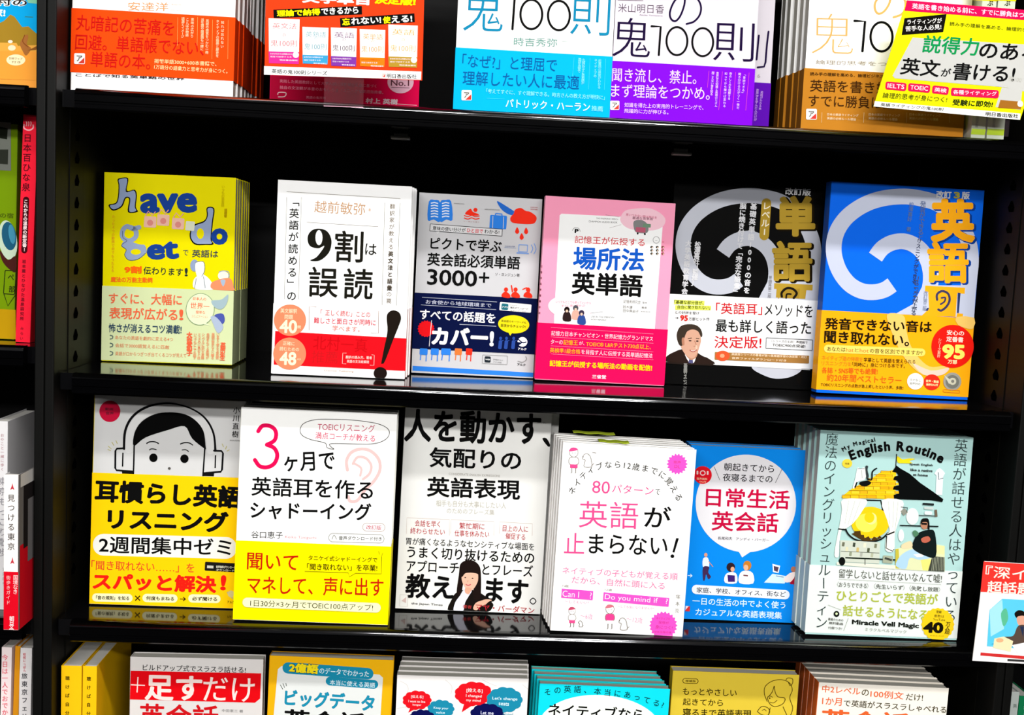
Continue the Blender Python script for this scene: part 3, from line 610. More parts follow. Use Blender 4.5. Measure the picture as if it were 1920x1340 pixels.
p.stroke([(290, 330), (288, 420), (286, 478)], 8, '0e0e10'); p.stroke([(668, 335), (664, 400), (658, 488)], 8, '0e0e10')
for xs in ((190, 342, 230, 460, 280), (765, 355, 725, 468, 672)):
    x0, y0, x1, y1, x2 = xs; p.stroke([(x1+(8 if x0 < x1 else -8), y0), (x0+(8 if x0 < x1 else -8), y0+2), (x0, y0+14), (x0-1 if x0 < x1 else x0-5, y1-12), (x0+6 if x0 < x1 else x0-12, y1), (x2, y1+6)], 10, '0e0e10')
    p.stroke([(x1, y0+24), (x1-2, y1-20)], 7, '0e0e10')
p.poly([(224, 462), (286, 464), (286, 480), (226, 478)], '0e0e10'); p.poly([(660, 470), (718, 472), (716, 492), (656, 490)], '0e0e10')
p.stroke([(355, 318), (372, 308), (402, 308), (422, 318)], 6, '0e0e10', smooth=True); p.stroke([(536, 320), (560, 312), (585, 314), (604, 326)], 6, '0e0e10', smooth=True)
p.stroke([(370, 352), (385, 345), (410, 350)], 5, '0e0e10', smooth=True); p.stroke([(545, 352), (565, 350), (582, 360)], 5, '0e0e10', smooth=True)
p.ell(393, 393, 22, 23, '060606', 24); p.ell(559, 398, 22, 23, '060606', 24); p.ell(478, 450, 8, 7, '504c48', 12)
for a, b in (((150, 330), (168, 345)), ((170, 308), (182, 328)), ((148, 348), (165, 355)), ((192, 300), (200, 318)), ((760, 318), (768, 335)), ((785, 330), (778, 348)), ((800, 350), (785, 358))): p.stroke([a, b], 3.5, 'b8b060')
p.v('小川直樹', 838, 118, 830, 288, 34, '1c1c1c', .01); p.t('NAOKI OGAWA', 802, 300, 856, 302, 8, '505050')
yl = [(66, 472), (868, 500), (850, 1206), (50, 1172)]
p.poly(yl, YE)
p.t('耳慣らし英語', 80, 568, 868, 606, 122, K, .042); p.t('リスニング', 148, 718, 795, 738, 112, K, .045)
p.bar(70, 856, 838, 876, 116, 'e8e8e2', 56); p.t('2週間集中ゼミ', 102, 856, 810, 872, 92, K, .018)
p.t('「聞き取れない……」を', 62, 966, 612, 982, 52, 'd83a20', .006); p.bar(668, 972, 850, 982, 48, '161616', 6); p.t('音声無料ダウンロード', 728, 975, 832, 979, 14, 'e0e0d0', .02); p.t('ダウンロード', 728, 992, 826, 996, 11, 'e0e0d0', .01); p.bar(680, 975, 714, 977, 14, 'c0c0b8')
p.t('スパッと解決', 68, 1052, 730, 1070, 92, 'ea1e12', .045); p.t('!', 752, 1060, 782, 1062, 82, 'ea1e12', .045)
for x0, x1, tx in ((66, 282, '「音の規則」を知る'), (335, 522, '何度もまねる'), (580, 752, '必ず聞ける')):
    p.bar(x0, 1138+x0*.01, x1, 1140+x1*.01, 44, 'f4eebc', 22); p.t(tx, x0+20, 1139+x0*.01, x1-18, 1141+x1*.01, 22, '241c08', .03)
p.stroke([(296, 1130), (322, 1156)], 6, '302008'); p.stroke([(322, 1130), (296, 1156)], 6, '302008'); p.t('→', 535, 1147, 568, 1148, 24, '302008', .03)
p.stroke([(788, 1110), (800, 1130), (828, 1150)], 6, 'b8b088', smooth=True); p.ell(808, 1120, 18, 18, 'cfc48a', 18); p.t('アルク', 788, 1163, 826, 1165, 14, '302008', .02)
p.done('cover_print', cv)
# -- three months
o_, s_ = (430, 740), 2.912
fr = Frame(Q(o_, s_, (65, 68), (920, 104), (860, 1268), (27, 1232)), Y=.017, Zs=Z3)
zb = zband(fr, Q(o_, s_, (42, 790), (882, 832)), Q(o_, s_, (27, 1232), (860, 1268)))
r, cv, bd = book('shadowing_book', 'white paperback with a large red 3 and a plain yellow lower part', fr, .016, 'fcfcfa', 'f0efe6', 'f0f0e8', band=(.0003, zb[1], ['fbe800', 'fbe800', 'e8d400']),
    copies=1, clabel='copy behind the paperback with the large red 3')
p = Print(fr, o_, s_); CR = 'dc0a50'
p.stroke([(158, 198), (180, 170), (215, 168), (245, 185), (256, 215), (245, 250), (205, 272)], 22, CR, smooth=True); p.stroke([(205, 272), (245, 290), (262, 330), (245, 375), (205, 395), (165, 388), (140, 355)], 22, CR, smooth=True)
PKK = 'ecbcba'
p.stroke([(645, 410), (640, 360), (665, 315), (715, 295), (770, 305), (815, 350), (822, 410), (790, 470), (740, 520), (700, 575), (660, 580), (650, 555)], 17, PKK, smooth=True)
p.stroke([(675, 375), (700, 340), (745, 345), (775, 385), (765, 430), (730, 460)], 14, PKK, smooth=True); p.stroke([(685, 375), (720, 400), (715, 440)], 12, PKK, smooth=True)
p.stroke([(470, 135), (560, 133), (680, 138), (800, 155), (860, 180), (874, 212), (850, 245), (790, 266), (700, 268), (560, 266), (552, 280), (572, 296), (535, 288), (522, 262), (450, 245), (400, 222), (386, 190), (408, 155)], 3.5, '484440', True, True)
p.t('TOEICリスニング', 483, 172, 795, 184, 42, 'c04a66', .0); p.t('満点コーチが教える', 470, 220, 796, 238, 38, 'd04468', .004)
p.t('ヶ月で', 298, 368, 575, 358, 104, '0c0c0c', .018)
p.t('英語耳を作る', 122, 498, 785, 520, 104, '0c0c0c', .014); p.t('シャドーイング', 115, 628, 775, 640, 96, '0c0c0c', .022)
p.frame(728, 720, 850, 724, 44, 3, 'b09a90', 22); p.t('改訂版', 748, 721, 830, 725, 24, 'c05068', .006); p.t('谷口恵子', 120, 762, 292, 765, 38, '202020', .002); p.t('Keiko Taniguchi', 305, 776, 475, 782, 18, 'd88a90'); p.frame(543, 778, 845, 786, 46, 3, '909088', 22); p.stroke([(560, 788), (572, 765), (586, 788)], 3, '707068', smooth=True); p.t('音声ダウンロード付き', 598, 780, 832, 786, 22, '404038', .008)
p.done('cover_print', cv)
p = Print(fr, o_, s_, .0009); DR = 'c01a08'
p.t('聞いて', 98, 905, 375, 915, 92, DR, .006); p.t('マネして、声に出す', 100, 1035, 842, 1050, 100, DR, .006)
p.stroke([(412, 962), (650, 970), (656, 992), (690, 972), (830, 976), (832, 880)], 2.5, '605808'); p.t('タニケイ式シャドーイングで', 432, 888, 808, 900, 28, '302c04', .002); p.t('「聞き取れない」を卒業!', 425, 936, 808, 944, 36, '302c04', .006)
p.stroke([(815, 852), (820, 870)], 2, '807808'); p.stroke([(838, 862), (832, 878)], 2, '807808')
p.bar(72, 1130, 828, 1162, 54, 'f6f4c0', 27); p.frame(72, 1130, 828, 1162, 54, 2, 'c0b440', 27); p.t('1日30分×3ヶ月でTOEIC100点アップ!', 115, 1134, 785, 1160, 36, '1c1c04', .0)
p.done('band_print', bd)
# -- moving people
o_, s_ = (730, 740), 2.852
fr = Frame(Q(o_, s_, (90, 65), (872, 86), (803, 1188), (33, 1142)), Y=.064, Zs=Z3)
r, cv, bd = book('phrase_collection', 'pale grey paperback with heavy black lettering and a woman in a dark jacket', fr, .0165, 'e9e9e6', 'dededa', 'dededa', coat=.2, rough=.3,
    copies=1, clabel='copy of the grey paperback with the woman, showing at its right edge', cdx=.0095)
p = Print(fr, o_, s_)
p.t('人を動かす', 80, 162, 812, 182, 178, K, .03); p.blob([(818, 235), (840, 232), (860, 268), (848, 276)], K, 3); p.t('マヤ・バーダマン', 792, 148, 840, 151, 9, '303030', .02)
p.t('気配りの', 214, 332, 705, 352, 108, K, .022); p.t('CONSIDERATE ENGLISH EXPRESSIONS', 318, 422, 592, 434, 12, 'b0aca6', .01); p.t('英語表現', 202, 490, 700, 508, 108, K, .022)
p.t('相手も自分も大事にしたい人', 250, 578, 625, 592, 34, 'b6b2a8', .0); p.t('のためのフレーズ集', 308, 618, 562, 628, 30, 'b6b2a8', .0)
for x0, x1, a, b in ((92, 322, '会話を早く', '終わらせたい'), (328, 560, '繁忙期に', '仕事を休みたい'), (588, 765, '目上の人に', '催促する')):
    p.stroke([(x0, 742), (x0+2, 652+x0*.045), (x1, 662+x0*.045), (x1-1, 752)], 1.8, 'c8b4ac'); xc = (x0+x1)/2
    p.t(a, xc-70, 680+x0*.055, xc+65, 686+x0*.055, 34, 'b02838', .004); p.t(b, xc-(95 if len(b) > 4 else 55), 720+x0*.055, xc+(90 if len(b) > 4 else 50), 728+x0*.055, 34, 'b02838', .004)
p.t('胃が痛くなるようなセンシティブな場面を', 90, 780, 775, 812, 40, K, .006); p.t('うまく切り抜けるための', 96, 838, 775, 872, 64, K, .016)
p.t('アプローチ', 92, 912, 372, 924, 62, K, .014); p.t('とフレーズ', 498, 930, 768, 942, 62, K, .014)
p.t('教え', 86, 1018, 345, 1030, 132, K, .03); p.t('ます', 515, 1040, 742, 1055, 130, K, .03); p.stroke([(768-16, 1102), (768, 1086), (784, 1102), (768, 1118)], 5, K, True, True)
p.frame(56, 1098, 98, 1100, 62, 1.5, 'b0a8a0'); p.poly([(65, 1100), (90, 1080), (90, 1112)], 'd0b8b4'); p.t('the Japan Times', 118, 1115, 285, 1124, 14, '202020', .015)
# woman
p.blob([(322, 1162), (335, 1090), (365, 1052), (430, 1040), (490, 1060), (540, 1100), (555, 1130), (500, 1172)], '16110f', 4)
p.blob([(372, 960), (380, 905), (410, 885), (450, 886), (482, 915), (490, 965), (490, 1050), (485, 1090), (450, 1090), (448, 1000), (400, 1000), (385, 1060), (360, 1060)], '1c1210', 4)
p.blob([(392, 935), (425, 925), (468, 940), (475, 985), (462, 1020), (440, 1045), (415, 1040), (392, 1005), (386, 970)], 'e4b49c', 5)
p.blob([(376, 965), (384, 920), (420, 895), (460, 900), (484, 925), (486, 975), (474, 958), (455, 952), (430, 950), (405, 954), (390, 972)], '1c1210', 4)
p.blob([(400, 1040), (440, 1045), (425, 1075), (405, 1110), (392, 1160), (345, 1158), (352, 1110), (378, 1072)], 'dcdcec', 4); p.blob([(408, 1030), (440, 1035), (425, 1065), (405, 1055)], 'dca48a', 3)
p.ell(406, 976, 5, 3, '241410', 8); p.ell(445, 980, 5, 3, '241410', 8); p.stroke([(408, 1012), (422, 1018), (436, 1012)], 5, 'c8505c', smooth=True); p.stroke([(422, 990), (418, 1000)], 2.5, 'c08870')
p.blob([(448, 1142), (462, 1112), (495, 1098), (520, 1092), (548, 1096), (530, 1106), (512, 1122), (488, 1130), (468, 1150)], 'e2ae96', 4)
p.t('マヤ・バーダマン', 462, 1132, 775, 1152, 36, 'a8202c', .012); p.t('著者', 392, 1130, 440, 1134, 18, 'a83030', .01)
p.done('cover_print', cv)
p.stroke
# -- 80 patterns
o_, s_ = (1020, 790), 3.117
fr = Frame(Q(o_, s_, (112, 118), (880, 165), (818, 1275), (42, 1222)), Y=.0095, Zs=Z3)
r, cv, bd = book('pattern_book', 'white paperback with thin pink and black lettering and pink starbursts, front of its stack', fr, .0105, 'fdfdfc', 'eeeae8', 'f2f0ee', copies=4, gapk=.001,
    clabel='copy behind the white paperback with pink starbursts', jitter=.0008, cdx=-.001)
p = Print(fr, o_, s_); PP = 'ea4a8a'; PL = 'e274a2'; HP = 'fa50c0'
p.burst(778, 248, 56, 18, 5, HP); p.t('音声', 756, 236, 800, 238, 17, 'b8387c', .01); p.t('DL', 762, 262, 796, 264, 18, 'b8387c')
def kid(cx, cy, sc, top, bot, hat):
    p.ell(cx, cy, 27*sc, 29*sc, '6a6058', 22); p.ell(cx, cy, 24*sc, 26*sc, 'fdf8f4', 22); p.blob([(cx-26*sc, cy-6*sc), (cx-16*sc, cy-26*sc), (cx+8*sc, cy-28*sc), (cx+24*sc, cy-14*sc)], hat, 4)
    p.blob([(cx-24*sc, cy+30*sc), (cx+24*sc, cy+30*sc), (cx+26*sc, cy+70*sc), (cx-26*sc, cy+70*sc)], '8a8078', 3); p.blob([(cx-21*sc, cy+33*sc), (cx+21*sc, cy+33*sc), (cx+23*sc, cy+67*sc), (cx-23*sc, cy+67*sc)], top, 3)
    p.bar(cx-22*sc, cy+80*sc, cx+22*sc, cy+82*sc, 22*sc, bot, 4); 
    for q in (-12, 12): p.stroke([(cx+q*sc, cy+90*sc), (cx+q*sc, cy+118*sc), (cx+(q-6)*sc, cy+122*sc)], 4, '6a6058')
    p.ell(cx-8*sc, cy+4*sc, 2, 2.5, '404040', 6); p.ell(cx+8*sc, cy+4*sc, 2, 2.5, '404040', 6)
def dog(cx, cy, sc):
    p.stroke([(cx-20*sc, cy-30*sc), (cx-26*sc, cy-8*sc), (cx-10*sc, cy), (cx-16*sc, cy+40*sc), (cx+30*sc, cy+40*sc), (cx+28*sc, cy+5*sc), (cx+20*sc, cy-25*sc), (cx, cy-40*sc)], 3.5, '7c746c', True, True); p.stroke([(cx+28*sc, cy+35*sc), (cx+44*sc, cy+20*sc)], 3.5, '7c746c'); p.ell(cx-22*sc, cy-20*sc, 3, 3, '605850', 8)
kid(174, 180, 1, 'fdf8f4', PP, PP); dog(250, 225, .95); p.stroke([(282, 180), (305, 184)], 3.5, '7c746c')
p.arc('ネイティブなら12歳までに覚える', [(150, 425), (215, 330), (290, 272), (400, 250), (520, 262), (640, 285), (725, 340), (800, 465)], 46, '242018', .004)
p.t('80', 282, 380, 385, 386, 72, PP, 0); p.t('パターン', 398, 390, 640, 405, 50, PP, 0); p.t('で', 650, 408, 678, 412, 32, '302c24')
p.t('英語', 205, 540, 550, 550, 156, PP, -.002); p.t('が', 585, 552, 742, 560, 124, K, .009)
p.t('止', 118, 708, 236, 712, 120, PP, 0); p.t('まらない', 262, 712, 722, 725, 116, K, .009); p.poly([(772, 680), (788, 682), (762, 765), (750, 763)], K); p.ell(750, 786, 11, 11, K, 14)
p.t('ネイティブの子どもが覚える順', 108, 868, 782, 905, 42, PL, .004); p.t('だから、自然に頭に入る', 162, 922, 705, 960, 42, PL, .004)
p.bar(102, 1002, 286, 1016, 54, HP); p.t('Can I    ?', 108, 1004, 278, 1016, 36, 'fdf0f4', -.004); p.t('〜してもいい?', 120, 1050, 262, 1058, 18, PL); p.t('1歳', 108, 958, 145, 962, 14, '807468')
p.bar(346, 1022, 730, 1056, 52, HP); p.t('Do you mind if   ?', 355, 1026, 722, 1054, 38, 'fdf0f4', -.004); p.t('〜しても気になりませんか?', 428, 1078, 642, 1092, 16, PL); p.t('12歳', 356, 980, 398, 984, 14, '807468')
kid(164, 1105, .78, 'fdf8f4', PP, 'c04868'); dog(212, 1180, .42); p.t('〜6歳', 212, 1134, 284, 1140, 34, PL, -.01)
kid(385, 1095, .95, 'f0408c', 'fdf8f4', 'd07080'); dog(460, 1180, .85); p.t('〜12歳', 482, 1152, 576, 1162, 34, PL, -.01)
p.v('塚本亮', 784, 1002, 776, 1125, 26, '6a6258', -.004)
p.burst(697, 1190, 77, 22, 5, HP); p.t('ネイティブの', 655, 1148, 735, 1152, 16, 'b8308c', .01); p.t('発想が', 668, 1172, 730, 1176, 18, 'b8308c', .01); p.t('身につく!', 650, 1198, 750, 1204, 22, 'b8308c', .01); p.t('NHK出版の本', 640, 1226, 745, 1232, 15, 'b8308c', .01)
p.done('cover_print', cv)
# -- daily life
o_, s_ = (1270, 790), 3.115
fr = Frame(Q(o_, s_, (72, 134), (782, 172), (712, 1192), (28, 1152)), Y=.061, Zs=Z3)
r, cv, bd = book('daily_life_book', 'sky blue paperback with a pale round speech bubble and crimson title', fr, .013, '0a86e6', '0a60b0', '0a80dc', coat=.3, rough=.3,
    copies=1, clabel='copy of the sky blue speech bubble paperback standing behind it')
p = Print(fr, o_, s_); CM = 'be0a3c'
p.ell(400, 478, 293, 285, 'e2e0e4', 64, 3); p.poly([(340, 745), (455, 745), (420, 765), (378, 793), (362, 765)], 'e2e0e4')
p.ell(148, 312, 53, 52, 'e01424', 34); p.ell(148, 300, 17, 16, 'f0d0cc', 16); p.ell(148, 300, 11, 10, 'e01424', 14); p.bar(112, 298, 122, 298, 22, 'f0d0cc', 4); p.bar(172, 300, 182, 300, 22, 'f0d0cc', 4); p.t('音声無料', 112, 332, 175, 336, 14, 'f4c0a0', .02); p.t('DL付', 130, 350, 168, 353, 11, 'f4c0a0', .02)
p.stroke([(215, 264), (248, 342)], 3, '504850'); p.stroke([(612, 275), (572, 358)], 3, '504850')
p.t('朝起きてから', 272, 264, 565, 276, 46, '141018', .01); p.t('夜寝るまでの', 265, 324, 555, 336, 46, '141018', .01)
p.t('日常生活', 166, 440, 655, 458, 112, CM, .018); p.t('英会話', 200, 578, 590, 592, 116, CM, .018)
p.t('長尾和夫', 236, 680, 320, 683, 18, '282430', .01); p.t('アンディ・バーガー', 342, 684, 536, 692, 18, '282430', .004)
p.ell(166, 778, 10, 12, 'd89878', 12); p.blob([(150, 800), (178, 795), (185, 845), (150, 850)], 'dce4f0', 3); p.stroke([(182, 815), (208, 848)], 4, 'c88c78'); p.blob([(150, 850), (185, 848), (180, 880), (196, 905), (180, 920), (168, 890), (160, 925), (150, 922)], '40284c', 3)
p.ell(312, 850, 25, 27, '2c1c24', 18); p.ell(322, 862, 12, 15, 'e0a484', 12); p.blob([(280, 895), (312, 878), (345, 890), (345, 942), (278, 940)], 'f0e8ec', 3); p.poly([(292, 895), (335, 898), (336, 935), (296, 935)], '3c2070')
p.ell(408, 840, 24, 28, 'c07828', 18); p.ell(400, 852, 14, 17, 'e8ac88', 12); p.blob([(366, 885), (400, 870), (440, 885), (442, 944), (362, 942)], 'f6f2f4', 3); p.bar(385, 897, 412, 900, 8, '704048')
p.poly([(555, 830), (600, 842), (590, 885), (558, 878)], 'e8e8f0'); p.poly([(562, 842), (592, 850), (585, 878), (564, 870)], '503c50'); p.poly([(505, 940), (555, 888), (655, 905), (625, 945)], 'c8e4f4'); p.stroke([(575, 900), (620, 908)], 4, '506090'); p.ell(678, 862, 15, 17, 'b07058', 14); p.blob([(655, 885), (692, 880), (690, 920), (640, 940), (620, 920)], 'ecdcd8', 3); p.blob([(690, 885), (705, 895), (690, 945), (655, 945), (680, 915)], 'a01430', 3)
p.bar(84, 978, 655, 1012, 54, 'e8ecf4', 27); p.t('家庭、学校、オフィス、街など', 112, 982, 632, 1008, 32, '101018', .012)
p.t('一日の生活の中でよく使う', 88, 1046, 630, 1072, 42, 'd4ecfa', .012); p.t('カジュアルな英語表現集', 105, 1110, 610, 1132, 42, 'd4ecfa', .012); p.poly([(48, 1075), (74, 1078), (72, 1108), (46, 1106)], 'd03030'); p.poly([(48, 1075), (66, 1077), (47, 1100)], 'f0d8d8'); p.t('→', 60, 898, 88, 900, 22, 'd4ecfa', .02)
p.done('cover_print', cv)
# -- magic routine
o_, s_ = (1490, 780), 2.978
fr = Frame(Q(o_, s_, (142, 80), (990, 116), (905, 1270), (62, 1215)), Y=.0235, Zs=Z3)
zb = zband(fr, Q(o_, s_, (90, 815), (935, 880)), Q(o_, s_, (62, 1196), (908, 1250)))
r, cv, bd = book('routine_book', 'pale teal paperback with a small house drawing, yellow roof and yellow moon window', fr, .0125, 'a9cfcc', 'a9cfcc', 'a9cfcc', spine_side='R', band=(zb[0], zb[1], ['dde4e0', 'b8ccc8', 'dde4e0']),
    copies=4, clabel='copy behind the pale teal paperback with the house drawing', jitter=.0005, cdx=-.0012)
p = Print(fr, o_, s_); INK = '2c3a3a'; YM = 'f2c414'; WH = 'f0f0e6'
p.v('英語が話せる人はやっている', 932, 125, 865, 1150, 72, INK, -.004)
p.v('魔法のイングリッシュルーティン', 210, 92, 145, 1185, 68, INK, -.004)
p.arc('English Routine', [(300, 222), (430, 178), (570, 165), (720, 190), (835, 240)], 72, K, .045)
p.arc('My Magical', [(258, 190), (330, 155), (450, 128)], 32, K, .035)
p.ell(292, 263, 28, 25, 'e4c83c', 24); p.t('特典', 280, 264, 304, 265, 12, '504010', .02)
p.stroke([(568, 210), (563, 285)], 5, '303030'); p.blob([(572, 222), (600, 240), (635, 235), (672, 238), (640, 250), (655, 262), (610, 262), (574, 258)], 'e8d01c', 3)
for i, (x, y, x2) in enumerate(((640, 268, 770), (645, 298, 768), (660, 324, 742))): p.t(('Speak English', 'like a native', 'at home')[i], x, y, x2, y+6, 15, '2c3030', .03)
p.poly([(790, 300), (808, 288), (826, 302), (838, 318), (828, 336), (822, 440), (785, 436), (790, 330), (778, 320)], 'dde6ea'); p.stroke([(800, 312), (802, 352), (828, 345)], 4, '303840')
# roof: tiles on the left, dark shingles on the right
p.poly([(566, 276), (548, 300), (470, 316), (410, 360), (330, 395), (258, 450), (560, 464)], YM)
random.seed(2)
rows_ = [(302, 318, 480, 558), (322, 340, 440, 566), (344, 362, 408, 572), (366, 384, 375, 578), (388, 408, 338, 582), (412, 432, 300, 585), (436, 458, 264, 572)]
for k, (y0, y1, xa, xb) in enumerate(rows_):
    x = xa+(k % 2)*14
    p.stroke([(xa, y0+2), (xb, y0+6)], 2.5, '8a5a10')
    while x < xb-12:
        w2 = random.uniform(34, 52); p.poly([(x, y0+4), (min(x+w2, xb), y0+5), (min(x+w2, xb), y1), (x, y1-1)], random.choice(['f2b41c', 'f0c020', 'e8a818', 'f4cc30', 'efb8a0' if random.random() < .1 else 'edb01c'])); p.stroke([(x, y0+4), (x, y1)], 2, '8a5a10'); x += w2+2
p.poly([(566, 274), (590, 292), (640, 320), (700, 372), (770, 420), (828, 462), (822, 478), (760, 468), (552, 462), (550, 438), (580, 430), (578, 412), (546, 408), (552, 390), (582, 384), (574, 362), (548, 352), (556, 335), (576, 330), (568, 315), (542, 308)], '080a0a')
# two little cats
p.blob([(345, 300), (352, 285), (365, 292), (385, 285), (400, 300), (398, 330), (385, 355), (350, 365), (338, 395), (322, 400), (335, 350)], 'e6e8e4', 4); p.stroke([(350, 292), (392, 292)], 3, '404848'); p.stroke([(372, 300), (374, 345)], 2, '606868')
p.blob([(392, 282), (408, 278), (405, 300), (412, 335), (400, 352)], '30383a', 4); p.stroke([(405, 350), (428, 352), (432, 310), (455, 290)], 8, '0c1010', smooth=True); p.blob([(360, 368), (405, 358), (425, 372), (398, 390), (368, 386)], '0c1010', 4); p.stroke([(335, 395), (345, 370)], 8, '0c1010')
# window, curtains
p.poly([(398, 465), (480, 468), (492, 520), (380, 510)], 'a9cfcc'); p.stroke([(398, 468), (478, 470), (490, 525)], 9, '141818')
p.ell(420, 592, 106, 88, YM, 44); p.ell(398, 594, 60, 52, 'f6e458', 30); p.ell(425, 570, 31, 33, 'f8ee90', 28); p.ell(415, 564, 28, 30, 'f0c818', 26)
p.poly([(315, 655), (330, 650), (332, 640), (365, 638), (368, 660), (385, 662), (388, 680), (410, 668), (425, 690), (440, 670), (460, 680), (470, 665), (485, 675), (440, 698), (380, 695)], '4a3414')
p.stroke([(278, 620), (300, 660), (345, 690), (420, 700), (480, 685), (520, 650)], 9, '141818', smooth=True)
p.blob([(268, 462), (398, 466), (380, 520), (330, 590), (285, 625), (262, 630), (248, 700), (244, 780), (220, 775), (232, 690), (250, 600), (262, 520)], WH, 3)
p.blob([(485, 468), (600, 470), (592, 540), (570, 610), (556, 660), (552, 750), (505, 745), (512, 660), (528, 640), (515, 580)], WH, 3)
for q in ((300, 470, 278, 600), (335, 470, 295, 605), (365, 472, 318, 600), (520, 475, 530, 600), (550, 475, 545, 620), (575, 475, 558, 640)): p.stroke([(q[0], q[1]), (q[2], q[3])], 2, 'a8b0a4')
p.stroke([(244, 628), (285, 632)], 8, '141818'); p.stroke([(516, 660), (552, 645)], 8, '141818'); p.stroke([(512, 665), (508, 735), (545, 752), (552, 740)], 5, '141818')
# shelves, sofa, things
p.ell(655, 558, 34, 46, 'f6f6ee', 30); p.bar(585, 608, 800, 614, 7, '182020'); p.bar(690, 552, 795, 556, 5, '404848')
p.bar(600, 520, 618, 545, 30, '8a8c80', 3); p.bar(712, 488, 775, 492, 12, '202828', 3); p.bar(720, 510, 772, 514, 14, 'c0ccc8', 3); p.bar(722, 538, 765, 540, 20, 'd8e0e0', 8); p.bar(785, 520, 788, 560, 14, '6a5c4c'); p.stroke([(590, 505), (628, 510), (622, 535)], 4, '303838'); p.ell(592, 664, 16, 34, 'e8f2ee', 18)
p.poly([(560, 740), (700, 700), (835, 722), (835, 865), (700, 860), (560, 850)], 'd8dcae'); p.poly([(560, 740), (578, 738), (582, 848), (560, 846)], 'c0b440'); p.poly([(700, 795), (772, 800), (770, 862), (712, 858)], 'e2dc78'); p.poly([(775, 720), (833, 722), (833, 770), (778, 765)], 'e2dc9c')
p.poly([(765, 780), (833, 785), (833, 866), (742, 862)], '3c4038')
for k in range(8): p.stroke([(770+k*8, 785), (762+k*9, 860)], 2, 'b0b49c')
p.poly([(232, 812), (560, 830), (560, 852), (232, 828)], 'e0e2d0'); p.poly([(252, 690), (475, 702), (470, 822), (250, 810)], 'c8cfc0')
for k, c_ in enumerate(('6a6c58', 'd8d4b0', '909880', '40483c', 'c8b070', 'a8aca0', 'e4e0c4', '505840', 'b0b49a', '787a60')): p.bar(262+k*20, 712+k+(k % 3)*26, 276+k*20, 714+k+(k % 3)*26, 24, c_, 2)
p.bar(255, 752, 470, 762, 3, '50584c'); p.bar(280, 788, 560, 800, 8, '182018'); p.ell(262, 808, 18, 24, '0c100e', 18); p.stroke([(390, 795), (390, 828)], 4, '182018'); p.bar(490, 795, 545, 800, 42, 'a0a890', 4); p.bar(500, 790, 540, 802, 12, '40443c')
# seated reader
p.blob([(655, 740), (735, 745), (770, 780), (700, 800), (640, 790), (618, 850), (562, 832), (590, 775)], 'a8cce4', 4); p.poly([(660, 770), (720, 762), (715, 782), (680, 785)], 'e8e4e0')
p.blob([(688, 650), (745, 632), (780, 650), (785, 780), (720, 775), (655, 735), (668, 680)], '101a1a', 4); p.ell(722, 602, 22, 28, 'b07c60', 20); p.blob([(700, 600), (705, 575), (722, 568), (745, 575), (750, 630), (738, 622), (738, 592), (712, 590)], '101010', 4)
p.bar(704, 598, 736, 600, 11, '181414', 3); p.blob([(705, 680), (742, 668), (755, 690), (730, 705), (708, 700)], 'b8604c', 3); p.blob([(655, 645), (672, 635), (690, 655), (668, 672)], '4c7c5c', 3); p.blob([(595, 715), (645, 695), (652, 730), (600, 738)], 'dccfa4', 3)
p.done('cover_print', cv)
p = Print(fr, o_, s_, .0009); GY = '4c4c44'; LG = 'a8b43c'
p.v('ルーティン', 167, 821, 145, 1185, 68, INK, -.004); p.v('ている', 884, 905, 862, 1150, 72, INK, -.004) if False else None
p.t('留学しないと話せないなんて嘘!', 246, 875, 820, 905, 50, GY, .0); p.stroke([(245, 908), (815, 938)], 1.8, 'a0a498')
for x0, x1, tx in ((236, 408, 'おうちでできる'), (442, 610, '先生いらず'), (640, 808, '失敗し放題')):
    y = 938+(x0-236)*.05; p.stroke([(x0+8, y-16), (x0, y-2), (x0+8, y+14)], 1.8, '90948c'); p.t(tx, x0+10, y, x1-8, y+8, 26, GY, .006); p.stroke([(x1-6, y-8), (x1+2, y+8), (x1-6, y+22)], 1.8, '90948c')
p.t('ひとりごとで英語が', 232, 998, 798, 1022, 62, LG, .018); p.t('話せるようになる', 268, 1082, 740, 1108, 62, LG, .018)
p.ell(232, 1102, 16, 17, '101410', 20); p.ell(232, 1101, 7, 7, 'd0e0b0', 10); p.stroke([(185, 1052), (258, 1080)], 1.8, '909488')
p.v('っている', 884, 838, 863, 1150, 70, INK, -.004)
p.v('やってい', 890, 812, 870, 1082, 66, INK, -.004) if False else None
p.t('書籍のための', 185, 1130, 270, 1138, 15, GY, .008); p.t('無料動画', 190, 1152, 268, 1158, 15, GY, .008); p.t('付録つき!', 185, 1178, 262, 1184, 15, GY, .008); p.stroke([(298, 1125), (272, 1195)], 2, '909488')
p.t('Miracle Vell Magic', 318, 1150, 692, 1172, 34, '141812', .04); p.t('ミラクルベルマジック', 392, 1188, 622, 1202, 18, '808478')
p.burst(797, 1160, 90, 20, 2.5, 'e8c41c'); p.t('登録', 788, 1090, 818, 1092, 16, '40380c', .02); p.t('者数は', 775, 1112, 832, 1116, 16, '40380c', .01); p.t('YouTube', 770, 1132, 838, 1136, 12, '40380c', .01)
p.t('40', 715, 1176, 828, 1180, 62, '141008', .055); p.v('万人超', 855, 1148, 848, 1212, 26, '30280c', .02); p.t('ありがとうございます', 755, 1222, 832, 1226, 7, '40380c')
p.done('band_print', bd)

